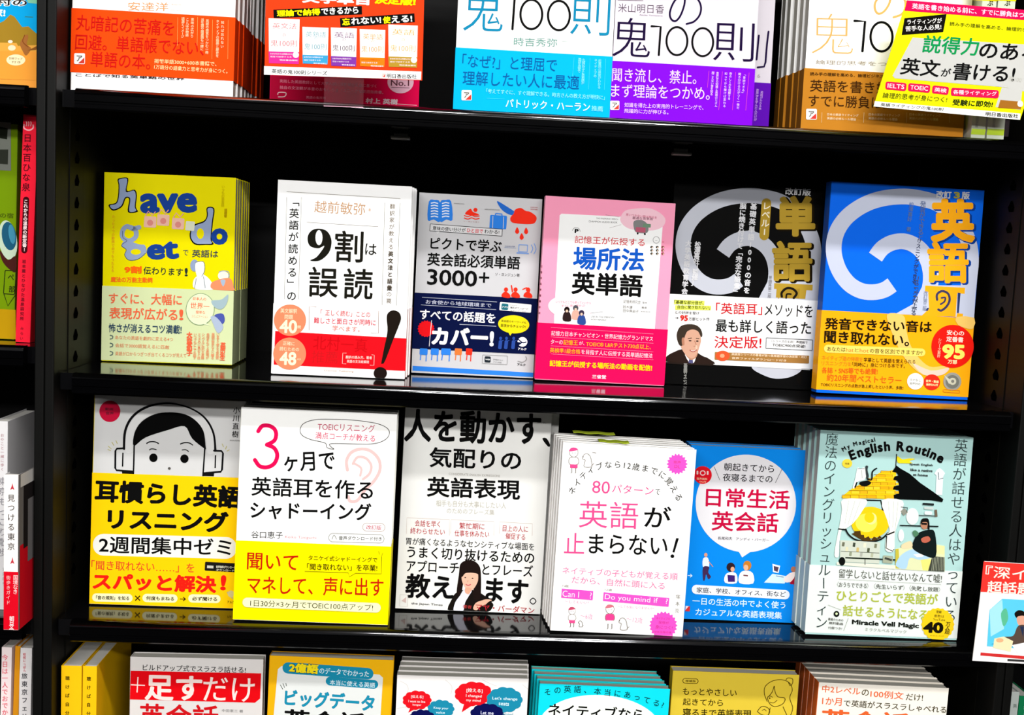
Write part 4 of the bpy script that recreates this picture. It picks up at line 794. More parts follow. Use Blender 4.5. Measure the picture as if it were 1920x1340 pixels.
# ================================================================ top row in view
FRA = dict(lean=2.0)
def row1(org, sc, bl, br, Y, h):
    q = Q(org, sc, bl, br); return Frame(qup(q[0], q[1], Y, h), Y=Y, Zs=Z1)
def asuka(p, x, y, sz):
    p.bar(x-sz/2, y, x+sz/2, y+1, sz, 'f6f0f0', sz*.12); p.poly([(x+sz*.45, y-sz*.1), (x+sz*.45, y+sz*.45), (x-sz*.15, y+sz*.45)], 'cc3a30'); p.t('ア', x-sz*.28, y-sz*.02, x+sz*.25, y, sz*.55, '5a5850', .03)
# orange
o_, s_ = (0, 0), 3.84
fr = row1(o_, s_, (522, 582), (1682, 664), .030, .210)
zb = zband(fr, Q(o_, s_, (508, 60), (1692, 122)), Q(o_, s_, (512, 522), (1685, 580)))
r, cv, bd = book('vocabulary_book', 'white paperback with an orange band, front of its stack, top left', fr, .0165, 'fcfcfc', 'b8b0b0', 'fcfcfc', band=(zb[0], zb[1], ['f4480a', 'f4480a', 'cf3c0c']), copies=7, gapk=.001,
    clabel='copy behind the front orange-banded paperback, top left', jitter=.0012, cdx=.0003)
p = Print(fr, o_, s_)
p.t('安達洋', 922, 45, 1212, 50, 62, 'dc9458', .0); p.t('Adachi', 1232, 32, 1308, 34, 10, 'e0b8a0'); p.t('Hiroshi', 1232, 72, 1308, 74, 10, 'e0b8a0')
p.t('の', 1020, -220, 1290, -215, 250, 'e8701c', -.02); p.t('鬼100則', 560, -30-35, 1640, 10-35, 10, 'e8701c', 0) if False else None
p.t('英単語', 600, -600, 1640, -570, 260, 'e8701c', -.02); p.t('ことばで知る英単語の世界', 545, 538, 1330, 568, 22, '302828', .02)
p.done('cover_print', cv)
p = Print(fr, o_, s_, .0009); DRD = 'cc1410'
p.t('丸暗記の苦痛を', 552, 160, 1255, 205, 112, DRD, .002); p.t('回避。単語帳でない、', 545, 300, 1470, 348, 112, DRD, .002); p.t('単語の本。', 655, 425, 1085, 448, 110, DRD, .002)
asuka(p, 575, 423, 78); p.t('掲載単語3000+600本書籍で、', 1112, 440, 1560, 462, 32, 'fce0a0', .004); p.t('1万語分の語彙力と思考力が身につく。', 1112, 482, 1640, 515, 32, 'fce0a0', .004)
for x in (1282, 1425, 1532, 1645): p.stroke([(x, 125 if x < 1500 else 145), (x-4, 425 if x > 1500 else 330)], 2, 'ffb060')
for x, y0, y1, tx in ((1320, 125, 275, '語源とイメージ'), (1352, 130, 265, 'ことばの物語'), (1388, 130, 275, '意味の広がり'), (1460, 135, 365, '派生語や関連語も一緒に'), (1495, 140, 390, '英語の感覚をつかむ一冊'), (1570, 145, 415, 'ネイティブの語感と歴史を'), (1605, 150, 350, '知れば忘れない')): p.v(tx, x, y0, x-4, y1, 22, 'fce0b0', .004)
p.done('band_print', bd)
# magenta behind the sheet
o_, s_ = (450, 0), 4.8
fr = row1(o_, s_, (270, 905), (1598, 955), .060, .188)
r, cv, bd = book('grammar_book', 'magenta paperback mostly hidden behind the red advertising sheet', fr, .016, 'e80a50', 'b00840', 'e80a50')
p = Print(fr, o_, s_); PKW = 'f0a0c0'
p.poly([(280, 680), (755, 700), (755, 925), (275, 905)], 'c00a3c')
p.t('実践した英語教師として大学入試に運動部を生徒に基づく', 358, 728, 1228, 775, 30, PKW, .0); p.t('独自の文法観が本書のおもしろさ「ユニークな英語指南書。', 358, 785, 1290, 832, 30, PKW, .0)
p.ell(1445, 738, 118, 102, 'f6c8dc', 44); p.t('No.1', 1358, 745, 1522, 748, 54, '60303c', .012); p.bar(1362, 785, 1525, 792, 5, '60303c'); p.stroke([(340, 850), (350, 832), (412, 835), (402, 868), (345, 872)], 8, 'f0d0d8', smooth=True); p.t('英語の鬼百則', 595, 875, 770, 882, 24, PKW); p.t('村上 英樹', 1130, 905, 1420, 918, 50, 'fce8f0', .04); p.stroke([(1400, 935), (1590, 948)], 4, 'fce8f0')
p.done('cover_print', cv)
# red advertising sheet in a clear stand
fr = Frame(Q(o_, s_, (250, -900), (1690, -850), (1628, 718), (216, 672)), Y=-.0050, Zs=Z1, snap=False)
r = empty('advertising_sheet', 'red advertising sheet with five small book pictures and slanted black headline bars', 'poster'); fr.place(r)
sh = boxes('sheet', [(-fr.w/2, fr.w/2, 0, .0008, 0, fr.h)], mat('f23c10', .4), r)
p = Print(fr, o_, s_)
p.poly([(217, 595), (1632, 645), (1628, 718), (216, 672)], 'fdfdfb')
p.t('英語の鬼100則シリーズ', 285, 640, 785, 660, 40, '1c1c1c', .02); p.t('明日香出版社', 1322, 683, 1590, 690, 42, '181818', .02); p.poly([(1280, 660), (1310, 662), (1306, 695), (1276, 692)], 'e8c0b8'); p.poly([(1310, 665), (1306, 695), (1285, 694)], 'd04838')
p.bar(302, 125, 1098, 92, 76, K); p.t('理論で納得', 332, 122, 722, 106, 62, 'fff000', .04); p.t('できるから', 732, 104, 1066, 90, 62, 'ffffff', .03)
p.bar(902, 205, 1572, 160, 80, K); p.t('忘', 920, 198, 990, 195, 64, 'fff000', .04); p.t('れない!', 1000, 192, 1270, 178, 64, 'ffffff', .03); p.t('使', 1285, 182, 1355, 178, 64, 'fff000', .04); p.t('える!', 1362, 176, 1550, 166, 64, 'ffffff', .03)
p.t('文字単百', 560, -20, 1180, 5, 90, 'ffffff', .05); p.t('決定版!', 1210, -5, 1582, 15, 78, 'fff000', .05); p.t('英語の鬼100則', 330, -420, 1560, -380, 220, 'ffffff', .03)
for i, (x0, y0, x1, y1, bc, yc, tc, tt) in enumerate(((258, 165, 537, 575, 'f02c90', 462, 'c8606c', '英文法'), (562, 242, 797, 578, '3c9ccc', 492, '5c98a8', '英熟語'), (818, 248, 1052, 598, '7c34a0', 505, '6c3c70', '英語'), (1078, 262, 1308, 602, 'f07c14', 515, 'd88828', '英単語'), (1335, 222, 1600, 608, 'b08c2c', 508, 'd09c3c', '英語'))):
    p.poly([(x0, y0), (x1, y0+10), (x1-8, y1+2), (x0+4, y1-6)], 'fdfcf6'); p.poly([(x0, yc), (x1-4, yc+8), (x1-8, y1+2), (x0+4, y1-6)], bc)
    xc = (x0+x1)/2; wd = (x1-x0)/2
    p.t(tt, xc-wd*.75, y0+66, xc+wd*.8, y0+72, 52, tc, 0); p.t('の', xc-14, yc-150 if i else yc-145, xc+16, yc-148, 26, tc, 0); p.t('鬼100則', xc-wd*.86, yc-75, xc+wd*.84, yc-70, 58, tc if i != 2 else '503050', 0)
    p.t('なぜ?が分かれば英語は分かる', x0+14, yc+22, x1-50, yc+26, 15, 'f0e0e8' if i != 3 else 'a03c0c', .01); p.t('理屈で納得する本', x0+14, yc+48, x1-70, yc+52, 14, 'f0e0e8'); p.t('明日香出版社', x0+100, yc+78, x1-16, yc+82, 13, 'fcf0f4', .01)
    if i in (0, 4): p.ell(x1-34, yc+32, 28, 28, 'fbe8ec', 22)
p.done('sheet_print', sh)
M = bpy.data.materials.new('clear_plastic'); M.use_nodes = True; b_ = M.node_tree.nodes['Principled BSDF']; b_.inputs['Base Color'].default_value = (.7, .5, .6, 1); b_.inputs['Alpha'].default_value = .012; b_.inputs['Roughness'].default_value = .2
q0 = fr.loc(o_[0]+755/s_, o_[1]+800/s_); q1 = fr.loc(o_[0]+1110/s_, o_[1]+860/s_)
boxes('sheet_holder', [(q0[0], q1[0], .0012, .002, -.026, .012)], M, r)
boxes('sheet_holder_edge', [(q0[0], q1[0], .0011, .0022, -.0268, -.0262)], mat('e0a0b8', .3, .4), r)
# cyan
o_, s_ = (800, 0), 4.8
fr = row1(o_, s_, (246, 980), (1637, 1055), .021, .210)
zb = zband(fr, Q(o_, s_, (262, 438), (1670, 498)), Q(o_, s_, (246, 980), (1637, 1052)))
r, cv, bd = book('idiom_book', 'white paperback with a bright cyan band and thin hundred numerals', fr, .0165, 'f6f6f6', 'e8e8e8', 'f0f0f0', band=(.0004, zb[1], '00b0ea'), copies=1, clabel='copy of the cyan-banded paperback standing behind it')
p = Print(fr, o_, s_)
p.t('鬼', 335, 65, 690, 80, 420, '1080a8', -.009); p.t('100', 765, 120, 1300, 135, 285, K, -.03) if False else None
p.stroke([(715, -18), (792, -16), (772, 262)], 21, '0a0a0a'); 
for cx in (942, 1190): p.stroke([(cx+98*math.cos(a), 130+(cx-942)*.04+132*math.sin(a)) for a in [2*math.pi*i/36 for i in range(36)]], 20, '0a0a0a', True)
p.t('則', 1300, 98, 1652, 115, 420, '1080a8', -.009)
p.t('時吉秀弥', 785, 375, 1175, 385, 76, '5c9488', 0); p.stroke([(1215, 370), (1285, 374)], 2, 'b0c8c0'); p.t('Hideya Tokiyoshi', 1215, 412, 1305, 418, 10, 'b0c8c0')
p.t('英熟語', 340, -760, 1700, -720, 380, '1080a8', -.02); p.t('の', 850, -330, 1200, -320, 300, '1080a8', -.02)
p.done('cover_print', cv)
p = Print(fr, o_, s_, .0009); DBL = '0a5c9c'; LCY = '8ceeff'
p.t('「なぜ?」と理屈で', 322, 545, 1172, 588, 122, DBL, .0); p.t('理解したい人に最適', 325, 700, 1372, 745, 128, DBL, .002)
asuka(p, 360, 858, 92)
for a, b in (((1325, 518), (1312, 690)), ((1470, 525), (1455, 805)), ((1610, 530), (1598, 810))): p.stroke([a, b], 2.5, '50dcfc')
for x, y0, y1, tx in ((1378, 525, 655, '熟語を感覚で'), (1412, 530, 760, '丸暗記せずに英熟語が'), (1522, 530, 700, 'ネイティブの'), (1558, 535, 800, '前置詞の感覚がわかる')): p.v(tx, x, y0, x-8, y1, 27, LCY, .004)
p.t('「考えてすぐに、すぐ理解できる。時吉さんの教え方が明快に」', 535, 820, 1602, 880, 42, LCY, .004)
p.t('パトリック・ハーラン', 710, 930, 1468, 968, 78, 'd8fcff', .014); p.t('推薦', 1482, 975, 1585, 982, 48, '90f0ff', .002); p.stroke([(540, 885), (700, 892)], 2, '50dcfc')
p.done('band_print', bd)
# purple
o_, s_ = (1130, 0), 4.8
fr = row1(o_, s_, (62, 1068), (1330, 1112), .022, .210)
zb = zband(fr, Q(o_, s_, (90, 558), (1365, 608)), Q(o_, s_, (62, 1068), (1330, 1108)))
r, cv, bd = book('reading_rules_book', 'pale lilac paperback with a violet band, beside the cyan-banded one', fr, .016, 'd9d2dc', 'c8c2cc', 'd9d2dc', band=(.0004, zb[1], '7d06dc'), rough=.35)
p = Print(fr, o_, s_)
def purple(p):
    DP = '1a0a34'
    p.t('米山明日香', 140, 70, 552, 84, 78, '5c4c5c', -.006); p.stroke([(135, 0), (365, 6)], 5, '6c6070'); p.t('Asuka Yoneyama', 330, 135, 540, 144, 14, '806c80')
    p.stroke([(742, -60), (735, 40), (700, 140), (655, 190), (615, 170), (605, 110), (640, 20), (700, -40), (790, -60), (860, 0), (885, 70), (870, 140), (820, 195), (755, 215)], 17, DP, smooth=True)
    p.t('鬼', 92, 330, 430, 345, 350, DP, -.009)
    p.stroke([(440, 236), (522, 240), (505, 495)], 19, '0a0a0a')
    for cx in (668, 900): p.stroke([(cx+94*math.cos(a), 370+(cx-668)*.04+126*math.sin(a)) for a in [2*math.pi*i/36 for i in range(36)]], 18, '0a0a0a', True)
    p.t('則', 1000, 370, 1362, 385, 345, DP, -.009); p.t('英語リスニング', 130, -600, 1400, -560, 220, DP, -.015)
purple(p); p.done('cover_print', cv)
p = Print(fr, o_, s_, .0009); LP = 'f4c8ff'
p.t('聞き流し、禁止。', 85, 672, 842, 700, 122, LP, .004); p.t('まず理論をつかめ。', 75, 815, 962, 842, 122, LP, .004)
asuka(p, 108, 948, 82); p.t('知識を得た上の実用的トレーニングで、', 195, 945, 905, 970, 42, LP, .002); p.t('飛躍的に力が伸びる。', 192, 998, 590, 1012, 40, LP, .002)
for a, b in (((955, 640), (940, 790)), ((1075, 645), (1042, 990)), ((1195, 650), (1165, 992)), ((1315, 655), (1285, 995))): p.stroke([a, b], 3, 'f050b0')
for x, y0, y1, tx in ((1032, 648, 965, '音声学の知識と英語のリズム'), (992, 645, 860, '聞こえない音を知る'), (1150, 652, 900, '音のしくみを理解する'), (1108, 650, 970, '知ってから聞けば変わる'), (1275, 658, 855, '「音読できる」'), (1230, 655, 985, '聞き分ける力がつく一冊だ')): p.v(tx, x, y0, x-16, y1, 24, LP, .004)
p.done('band_print', bd)
fr2 = Frame(qup(*Q(o_, s_, (200, 1075), (1478, 1112)), .052, .210), Y=.052, Zs=Z1)
zb = zband(fr2, Q(o_, s_, (1400, 744), (1500, 748)), Q(o_, s_, (1380, 1105), (1465, 1110)))
r, cv, bd = book('reading_rules_book', 'lilac paperback peeking out behind the violet-banded one, its band sitting lower', fr2, .016, 'c6c0c8', 'c8c2cc', 'd9d2dc', band=(.0006, zb[1], '52089c'), rough=.35, cdx=0)
p = Print(fr2, o_, s_)
p.stroke([(1405, 320), (1385, 535)], 17, '1a0a34'); p.stroke([(1492, 285), (1478, 400), (1465, 560), (1452, 600), (1395, 606)], 17, '1a0a34'); p.t('6', 1392, 682, 1418, 683, 34, 'a0989c')
p.done('cover_print', cv)
p = Print(fr2, o_, s_, .0009); p.v('音声学を学んだ人だけが', 1392, 800, 1370, 1090, 26, 'c090e0', .004); p.v('英語がわかる本', 1432, 820, 1412, 990, 24, 'c090e0', .004); p.done('band_print', bd)
# brown band stack
o_, s_ = (1450, 0), 4.085
fr = row1(o_, s_, (207, 972), (1435, 1012), .022, .210)
zb = zband(fr, Q(o_, s_, (235, 522), (1440, 590)), Q(o_, s_, (207, 972), (1435, 1010)))
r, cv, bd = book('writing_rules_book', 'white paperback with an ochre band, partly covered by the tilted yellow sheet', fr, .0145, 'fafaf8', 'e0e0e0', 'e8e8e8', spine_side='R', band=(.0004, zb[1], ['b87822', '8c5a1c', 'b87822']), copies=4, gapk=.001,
    clabel='copy behind the front ochre-banded paperback', jitter=.0008, cdx=-.0012)
p = Print(fr, o_, s_); TN = 'd4a45c'
p.t('鬼', 296, 255, 612, 262, 305, TN, -.02); p.stroke([(622, 160), (702, 164), (682, 392)], 19, '0a0a0a')
for cx in (828, 1035): p.stroke([(cx+84*math.cos(a), 282+(cx-828)*.04+112*math.sin(a)) for a in [2*math.pi*i/36 for i in range(36)]], 18, '0a0a0a', True)
p.t('則', 1120, 275, 1420, 285, 300, TN, -.02)
p.stroke([(900, -60), (890, 20), (850, 85), (805, 105), (778, 70), (785, 10), (850, -50), (930, -60), (1000, -10), (1010, 60), (980, 110), (920, 132)], 16, TN, smooth=True)
p.t('論理的思考をつきつめる', 325, 475, 1180, 500, 34, '988c7c', .0); p.t('英語ライティング', 300, -500, 1420, -450, 200, TN, -.015)
p.done('cover_print', cv)
p = Print(fr, o_, s_, .0009); DB = '3c2008'
p.t('読み手の理解を高める、論理ビジネスの型100', 280, 565, 960, 590, 26, DB, .01); p.t('英語を書き始める前に、', 280, 655, 1330, 690, 92, DB, .002); p.t('すでに勝負は始まっている', 268, 770, 1400, 805, 92, DB, .002)
asuka(p, 290, 875, 82)
for x in (370, 692, 1020, 1350): p.stroke([(x, 862), (x-4, 940)], 2.5, 'e8c898')
for x in (410, 728, 1040): p.t('日本の英語ライティング', x, 876, x+240, 886, 20, 'f0d8b0', .004); p.t('英語の必修ルール理論', x-2, 906, x+220, 916, 20, 'f0d8b0', .004)
p.done('band_print', bd)
# two books spine-out behind, to the right
def spine_book(name, label, quad, Y, Z, depth, cols, group=None, snap=True, lean=0, roll=None):
    """book seen spine-first: spine colour, cover colour; pages show on top"""
    fr = Frame(quad, Y=Y, Zs=Z, lean=lean, snap=snap, roll=roll)
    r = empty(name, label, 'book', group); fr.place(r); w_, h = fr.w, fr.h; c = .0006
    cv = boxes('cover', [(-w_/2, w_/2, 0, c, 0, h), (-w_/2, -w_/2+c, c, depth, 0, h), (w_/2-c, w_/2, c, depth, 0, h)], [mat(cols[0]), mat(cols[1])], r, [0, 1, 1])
    boxes('pages', [(-w_/2+c, w_/2-c, c, depth-.001, .001, h-.0015)], PAGEW, r)
    return r, cv, fr
for i, (x0, x1, lb) in enumerate(((1512, 1625, 'white spine with lime foot, left of two behind the tilted yellow sheet'), (1632, 1768, 'white spine with lime foot, right of two behind the tilted yellow sheet'))):
    y0 = 1028+i*4
    qd = Q(o_, s_, (x0, y0), (x1-6, y0+5)); rr, cv, fr = spine_book('spine_out_book', lb, qup(qd[0], qd[1], .012, .205), .012, Z1, .13, ['c4ccba', 'c8ccc0'])
    p = Print(fr, o_, s_); w_ = x1-x0
    p.poly([(x0+8, 985), (x1+2, 990), (x1-6, y0+6), (x0, y0)], 'a8c41c'); p.poly([(x0+5, 0), (x1+90, 10), (x1+92, -300), (x0+10, -300)], 'f2e000')
    p.v('英語で学ぶ', x0+w_*.5+95, -300, x0+w_*.5+92, 60, 44, '30300c', .02); p.v('英語学習', x0+w_*.45, 880, x0+w_*.45-8, 975, 24, '808878', .01)
    p.done('cover_print', cv)
# tilted yellow sheet
pf = Frame(Q(o_, s_, (1022, 2), (2150, 120), (1890, 918), (768, 815)), Y=-.012, Zs=Z1, snap=False, roll=0, lean=0)
r = empty('advertising_sheet', 'yellow and white advertising sheet hanging tilted over the top right books', 'poster'); pf.place(r)
c4 = [pf.loc(*q) for q in Q(o_, s_, (1022, 2), (2150, 120), (1890, 918), (768, 815))]
V = [(x, 0, z) for x, z in c4]+[(x, .0009, z) for x, z in c4]
sh = link_mesh('sheet', V, [(0, 3, 2, 1), (4, 5, 6, 7)]+[(i, (i+1) % 4, 4+(i+1) % 4, 4+i) for i in range(4)], mat('ecec08', .4), r)
stp = boxes('sheet_stand', [(-.02, .02, .0009, .0022, .0, .045)], M, r); stp.location = (.03, 0, Z1+.0022-pf.P0[2])
p = Print(pf, o_, s_)
p.poly([(1022, 2), (2150, 95), (2128, 170), (1004, 82)], 'e60a50'); p.t('英語を書き始める前に、すでに勝負はついている', 1062, 46, 2110, 132, 44, 'f8d0e0', .02)
p.poly([(1066, 288), (2080, 350), (1992, 680), (1920, 700), (1770, 668), (930, 600), (912, 580)], 'c0c0bc')
p.poly([(770, 808), (776, 775), (1892, 870), (1888, 918), (768, 815)], 'f0f0ec'); p.poly([(1750, 668), (1905, 690), (1890, 840), (1700, 820)], 'c0c0bc'); p.poly([(1738, 765), (1905, 780), (1895, 838), (1720, 826)], '9c6420'); p.ell(1890, 795, 22, 24, 'f4ecd8', 20)
p.poly([(1004, 140), (1326, 108), (1300, 246), (982, 268)], '0e0c0a'); p.t('ライティングが', 1024, 170, 1290, 156, 40, 'f4f0ea', .015); p.t('苦手な人必見!', 1012, 222, 1285, 205, 40, 'f4f0ea', .015)
p.t('読み手の理解を高める、論理的な文章が', 1350, 182, 2060, 240, 32, '5c5e08', .012)
p.t('説得力', 1145, 335, 1572, 362, 138, '0a8a48', .02, slant=.12); p.t('のある', 1578, 382, 2030, 412, 128, '0c0c0c', .02, slant=.12)
p.t('英文', 978, 505, 1275, 528, 132, '0c0c0c', .02, slant=.12); p.t('が', 1285, 552, 1358, 558, 66, '0c0c0c', .02, slant=.12); p.t('書ける!', 1375, 545, 1850, 568, 136, '0c0c0c', .02, slant=.12)
for x0, x1, tx, y in ((858, 1018, 'IELTS', 655), (1032, 1200, 'TOEIC', 668), (1216, 1342, '英検', 685), (1360, 1725, '各種ライティング', 704)):
    p.bar(x0, y-2, x1, y+8+(x1-x0)*.03, 62, 'e4144c', 16); p.t(tx, x0+16, y, x1-16, y+8+(x1-x0)*.02, 34, 'fad4dc', .015)
p.t('論理的思考が身につく!', 838, 728, 1330, 764, 44, '3c3c0c', .004, slant=.1); p.t('受験に即効!', 1372, 782, 1680, 800, 48, '1a2a0c', .025, slant=.1)
p.t('英語ライティングの鬼100則', 820, 800, 1300, 838, 26, '343430', .012, slant=.1); p.t('明日香出版社', 1625, 872, 1875, 890, 32, '24241c', .02); p.t('鬼100', 1800, 600, 1900, 612, 40, 'b8b8b0')
p.done('sheet_print', sh)
# ================================================================ bottom row in view
def row4(org, sc, tl, tr, Y, lean=1.0):
    q = Q(org, sc, tl, tr); q = qdown(q[0], q[1], Y, Z4); return Frame(q, Y=Y, Zs=Z4, lean=lean)
o_, s_ = (100, 1180), 2.909
for i, (x0, x1, lb) in enumerate(((44, 157, 'yellow paperback seen spine-first, the left one of two at the lower left'), (160, 238, 'yellow paperback seen spine-first, the right one of two at the lower left'))):
    y = 196+i*2; q = Q(o_, s_, (x0, y), (x1-2, y+3)); q = qdown(q[0], q[1], .016, Z4)
    rr, cv, fr = spine_book('spine_out_book', lb, q, .016, Z4, .115, ['f6c012', 'e8b40c'])
    p = Print(fr, o_, s_); p.v('聴けば自分の気持ちが英語で話せる', x0+34, 240+i*4, x0+34-6, 1000, 22, '3c3008', .02); p.done('cover_print', cv)
    if i: 
        # relief-like map print on the side facing the aisle
        pass
# plus one phrase book
fr = row4(o_, s_, (424, 152), (1148, 158), .040)
r, cv, bd = book('conversation_book', 'light grey paperback with a red title stripe and white plus sign', fr, .014, 'd9d5d3', 'd0cccc', 'd0cccc')
p = Print(fr, o_, s_)
p.t('ビルドアップ式でスラスラ話せる!', 488, 205, 1050, 220, 34, '141414', .008)
p.poly([(422, 224), (1134, 238), (1128, 375), (1100, 398), (418, 380)], 'de0a14')
p.stroke([(424, 300), (500, 304)], 6, 'f4dcd8'); p.stroke([(462, 258), (457, 342)], 6, 'f4dcd8')
p.t('足す', 500, 315, 812, 322, 138, 'f2dcd6', .03); p.t('だけ', 818, 322, 1098, 330, 130, 'f2dcd6', .006)
p.t('英会話', 468, 470, 900, 482, 140, 'c8141c', .02); p.t('中田憲三 著', 920, 440, 1035, 444, 16, '707070'); p.poly([(414, 700), (1110, 715), (1100, 1000), (405, 985)], 'de0a14'); p.t('かんたん3ステップ', 470, 620, 1040, 632, 60, '202020', .01)
p.done('cover_print', cv)
# big data
fr = row4(o_, s_, (1176, 130), (1850, 178), .034)
r, cv, bd = book('data_book', 'amber-framed paperback with blue caption pills and blue title lettering, bottom row', fr, .014, 'ebb012', 'e0a010', 'e0a010')
p = Print(fr, o_, s_); TB = '1a88a8'
p.blob([(1225, 215), (1245, 198), (1780, 245), (1798, 262), (1745, 1090), (1160, 1060), (1180, 700)], 'dfe2e0', 1)
p.bar(1250, 206, 1746, 242, 62, TB, 31); p.bar(1486, 278, 1772, 300, 48, TB, 24)
p.t('2億語', 1286, 205, 1446, 216, 58, '20343c', .09); p.t('2億語', 1286, 205, 1446, 216, 52, 'f0d818', .045); p.t('のデータでわかった', 1452, 222, 1722, 242, 34, 'd8eef4', .01); p.t('本当に使える英語', 1508, 286, 1755, 303, 28, 'd8eef4', .01)
for a, b in (((1238, 300), (1252, 325)), ((1252, 292), (1262, 316)), ((1268, 290), (1272, 308))): p.stroke([a, b], 3.5, '404840')
p.t('ビッグデータ', 1262, 368, 1752, 402, 92, TB, .04); p.t('英会話', 1255, 485, 1700, 510, 110, K, .03); p.bar(1200, 800, 1730, 830, 120, TB, 20)
p.done('cover_print', cv)
sc_ = at_y(585, 1219, .05)
# speech bubble book
o_, s_ = (720, 1180), 3.310
def cloud(p, cx, cy, rx, ry, col, n=11):
    p.poly([(cx+(rx+7*abs(math.cos(n*a/2)))*math.cos(a), cy+(ry+7*abs(math.cos(n*a/2)))*math.sin(a)) for a in [2*math.pi*i/88 for i in range(88)]], col)
fr = row4(o_, s_, (84, 280), (898, 306), .024)
r, cv, bd = book('bubble_book', 'white paperback dotted with red, teal and navy cloud-shaped bubbles, bottom row', fr, .0125, 'efebe9', 'e2dedc', 'd8d4d2', copies=3, clabel='copy behind the cloud bubble paperback', cdx=.0008)
p = Print(fr, o_, s_)
for pts in ([(100, 318), (140, 340), (150, 370), (140, 400)], [(380, 310), (420, 350), (415, 400)], [(610, 310), (650, 330), (700, 350)], [(860, 340), (895, 370)], [(80, 490), (140, 480), (200, 510)]): p.stroke(pts, 2.5, 'cfcac8', smooth=True)
RB, TQ, NB = 'e01420', '1c88a8', '0c1050'
cloud(p, 205, 437, 84, 54, RB); p.poly([(165, 480), (150, 515), (200, 488)], RB); cloud(p, 353, 492, 78, 52, TQ); cloud(p, 235, 552, 78, 52, NB)
cloud(p, 556, 398, 112, 70, RB); p.poly([(500, 450), (482, 512), (560, 462)], RB); cloud(p, 748, 435, 106, 74, TQ); cloud(p, 640, 525, 100, 62, NB)
p.t('[伝える]', 168, 415, 244, 418, 22, 'f8dcdc', .02); p.t("I want to live", 152, 442, 256, 447, 15, 'f8dcdc', .015); p.t('longer', 178, 466, 232, 468, 15, 'f8dcdc', .015); p.t('Keep your', 308, 485, 400, 490, 18, 'd0ecf4', .015); p.t('voice', 322, 512, 378, 514, 15, 'd0ecf4', .015)
p.t('[控える]', 512, 376, 612, 380, 28, 'f8dcdc', .02); p.t('I changed', 508, 410, 606, 415, 22, 'f8dcdc', .015); p.t('my mind', 510, 438, 600, 442, 20, 'f8dcdc', .015); p.t("Let's change", 672, 426, 828, 432, 24, 'd0ecf4', .015); p.t('seats', 712, 458, 776, 462, 20, 'd0ecf4', .015); p.t('Let me', 600, 514, 680, 517, 22, 'd8dcf0', .02); p.t('Noted', 738, 522, 800, 526, 18, '60a0b4', .01)
for cx, cy, c_ in ((150, 720, TQ), (480, 680, RB), (760, 700, NB), (330, 900, RB), (680, 930, TQ)): cloud(p, cx, cy, 100, 62, c_)
p.done('cover_print', cv)
# cyan native book
fr = row4(o_, s_, (962, 318), (1768, 384), .026)
r, cv, bd = book('native_book', 'bright cyan paperback with a white arch and black lettering, bottom row', fr, .010, '10d8e8', '18b0b8', '30b8b0', copies=3, gapk=.0025, clabel='copy behind the cyan paperback with the arch', cdx=-.0018)
p = Print(fr, o_, s_)
p.ell(1340, 620, 385, 215, 'f4faf0', 60, 3); p.poly([(958, 590), (1722, 640), (1690, 1400), (900, 1350)], 'f4faf0')
p.arc('その英語、本当にあってる?', [(985, 392), (1110, 370), (1240, 372), (1380, 388), (1520, 405), (1640, 438), (1740, 470)], 46, '0c3c44', .008)
p.t('ネイティブなら', 1020, 492, 1610, 530, 80, K, .02); p.t('こう言います', 1010, 640, 1640, 680, 110, K, .02)
p.done('cover_print', cv)
for k, (y0, xa, xb, ln) in enumerate(((270, 1238, 1640, 0), (312, 1285, 1690, 0))):
    pass
# yellow line drawing book
o_, s_ = (1220, 1180), 2.743
fr = row4(o_, s_, (116, 208), (764, 236), .036)
r, cv, bd = book('gentle_phrase_book', 'mustard yellow paperback with a line drawing of a long-haired woman, bottom row', fr, .014, 'dcc03c', 'c8aa28', 'c8aa28')
p = Print(fr, o_, s_); LN = '4c3c08'
p.frame(165, 262, 244, 265, 24, 3, LN, 12); p.t('増補版', 178, 263, 232, 265, 13, LN, .01)
p.t('もっとやさしい', 165, 316, 442, 325, 36, '2c2404', .008); p.t('起きてから', 165, 370, 372, 376, 36, '2c2404', .008); p.t('寝るまで英語表現', 165, 425, 518, 434, 44, '2c2404', .012); p.t('600', 165, 540, 420, 550, 110, '2c2404', .03)
p.stroke([(600, 370), (585, 330), (590, 290), (630, 262), (680, 258), (715, 275), (728, 310), (715, 350), (730, 400), (720, 439)], 3.5, LN, smooth=True); p.stroke([(600, 350), (625, 320), (635, 290), (640, 320), (655, 345), (690, 352), (680, 380), (640, 395), (612, 380), (600, 350)], 3.5, LN, smooth=True)
p.stroke([(695, 258), (705, 248), (728, 252), (730, 272), (718, 288), (708, 270)], 3.5, LN, smooth=True); p.ell(612, 352, 4, 4, LN, 8); p.stroke([(600, 345), (615, 340), (628, 348)], 3, LN); p.stroke([(612, 372), (632, 376), (650, 362)], 3, LN, smooth=True)
p.stroke([(548, 420), (570, 395), (600, 400), (612, 420), (600, 440), (570, 436), (548, 420)], 3.5, LN, smooth=True); p.stroke([(572, 415), (585, 408), (595, 418)], 3, LN); p.stroke([(615, 400), (605, 440)], 3.5, LN); p.stroke([(680, 395), (700, 439)], 3.5, LN)
p.stroke([(640, 440), (560, 560), (540, 700)], 3.5, LN, smooth=True); p.stroke([(720, 439), (750, 560), (745, 700)], 3.5, LN, smooth=True)
p.done('cover_print', cv)
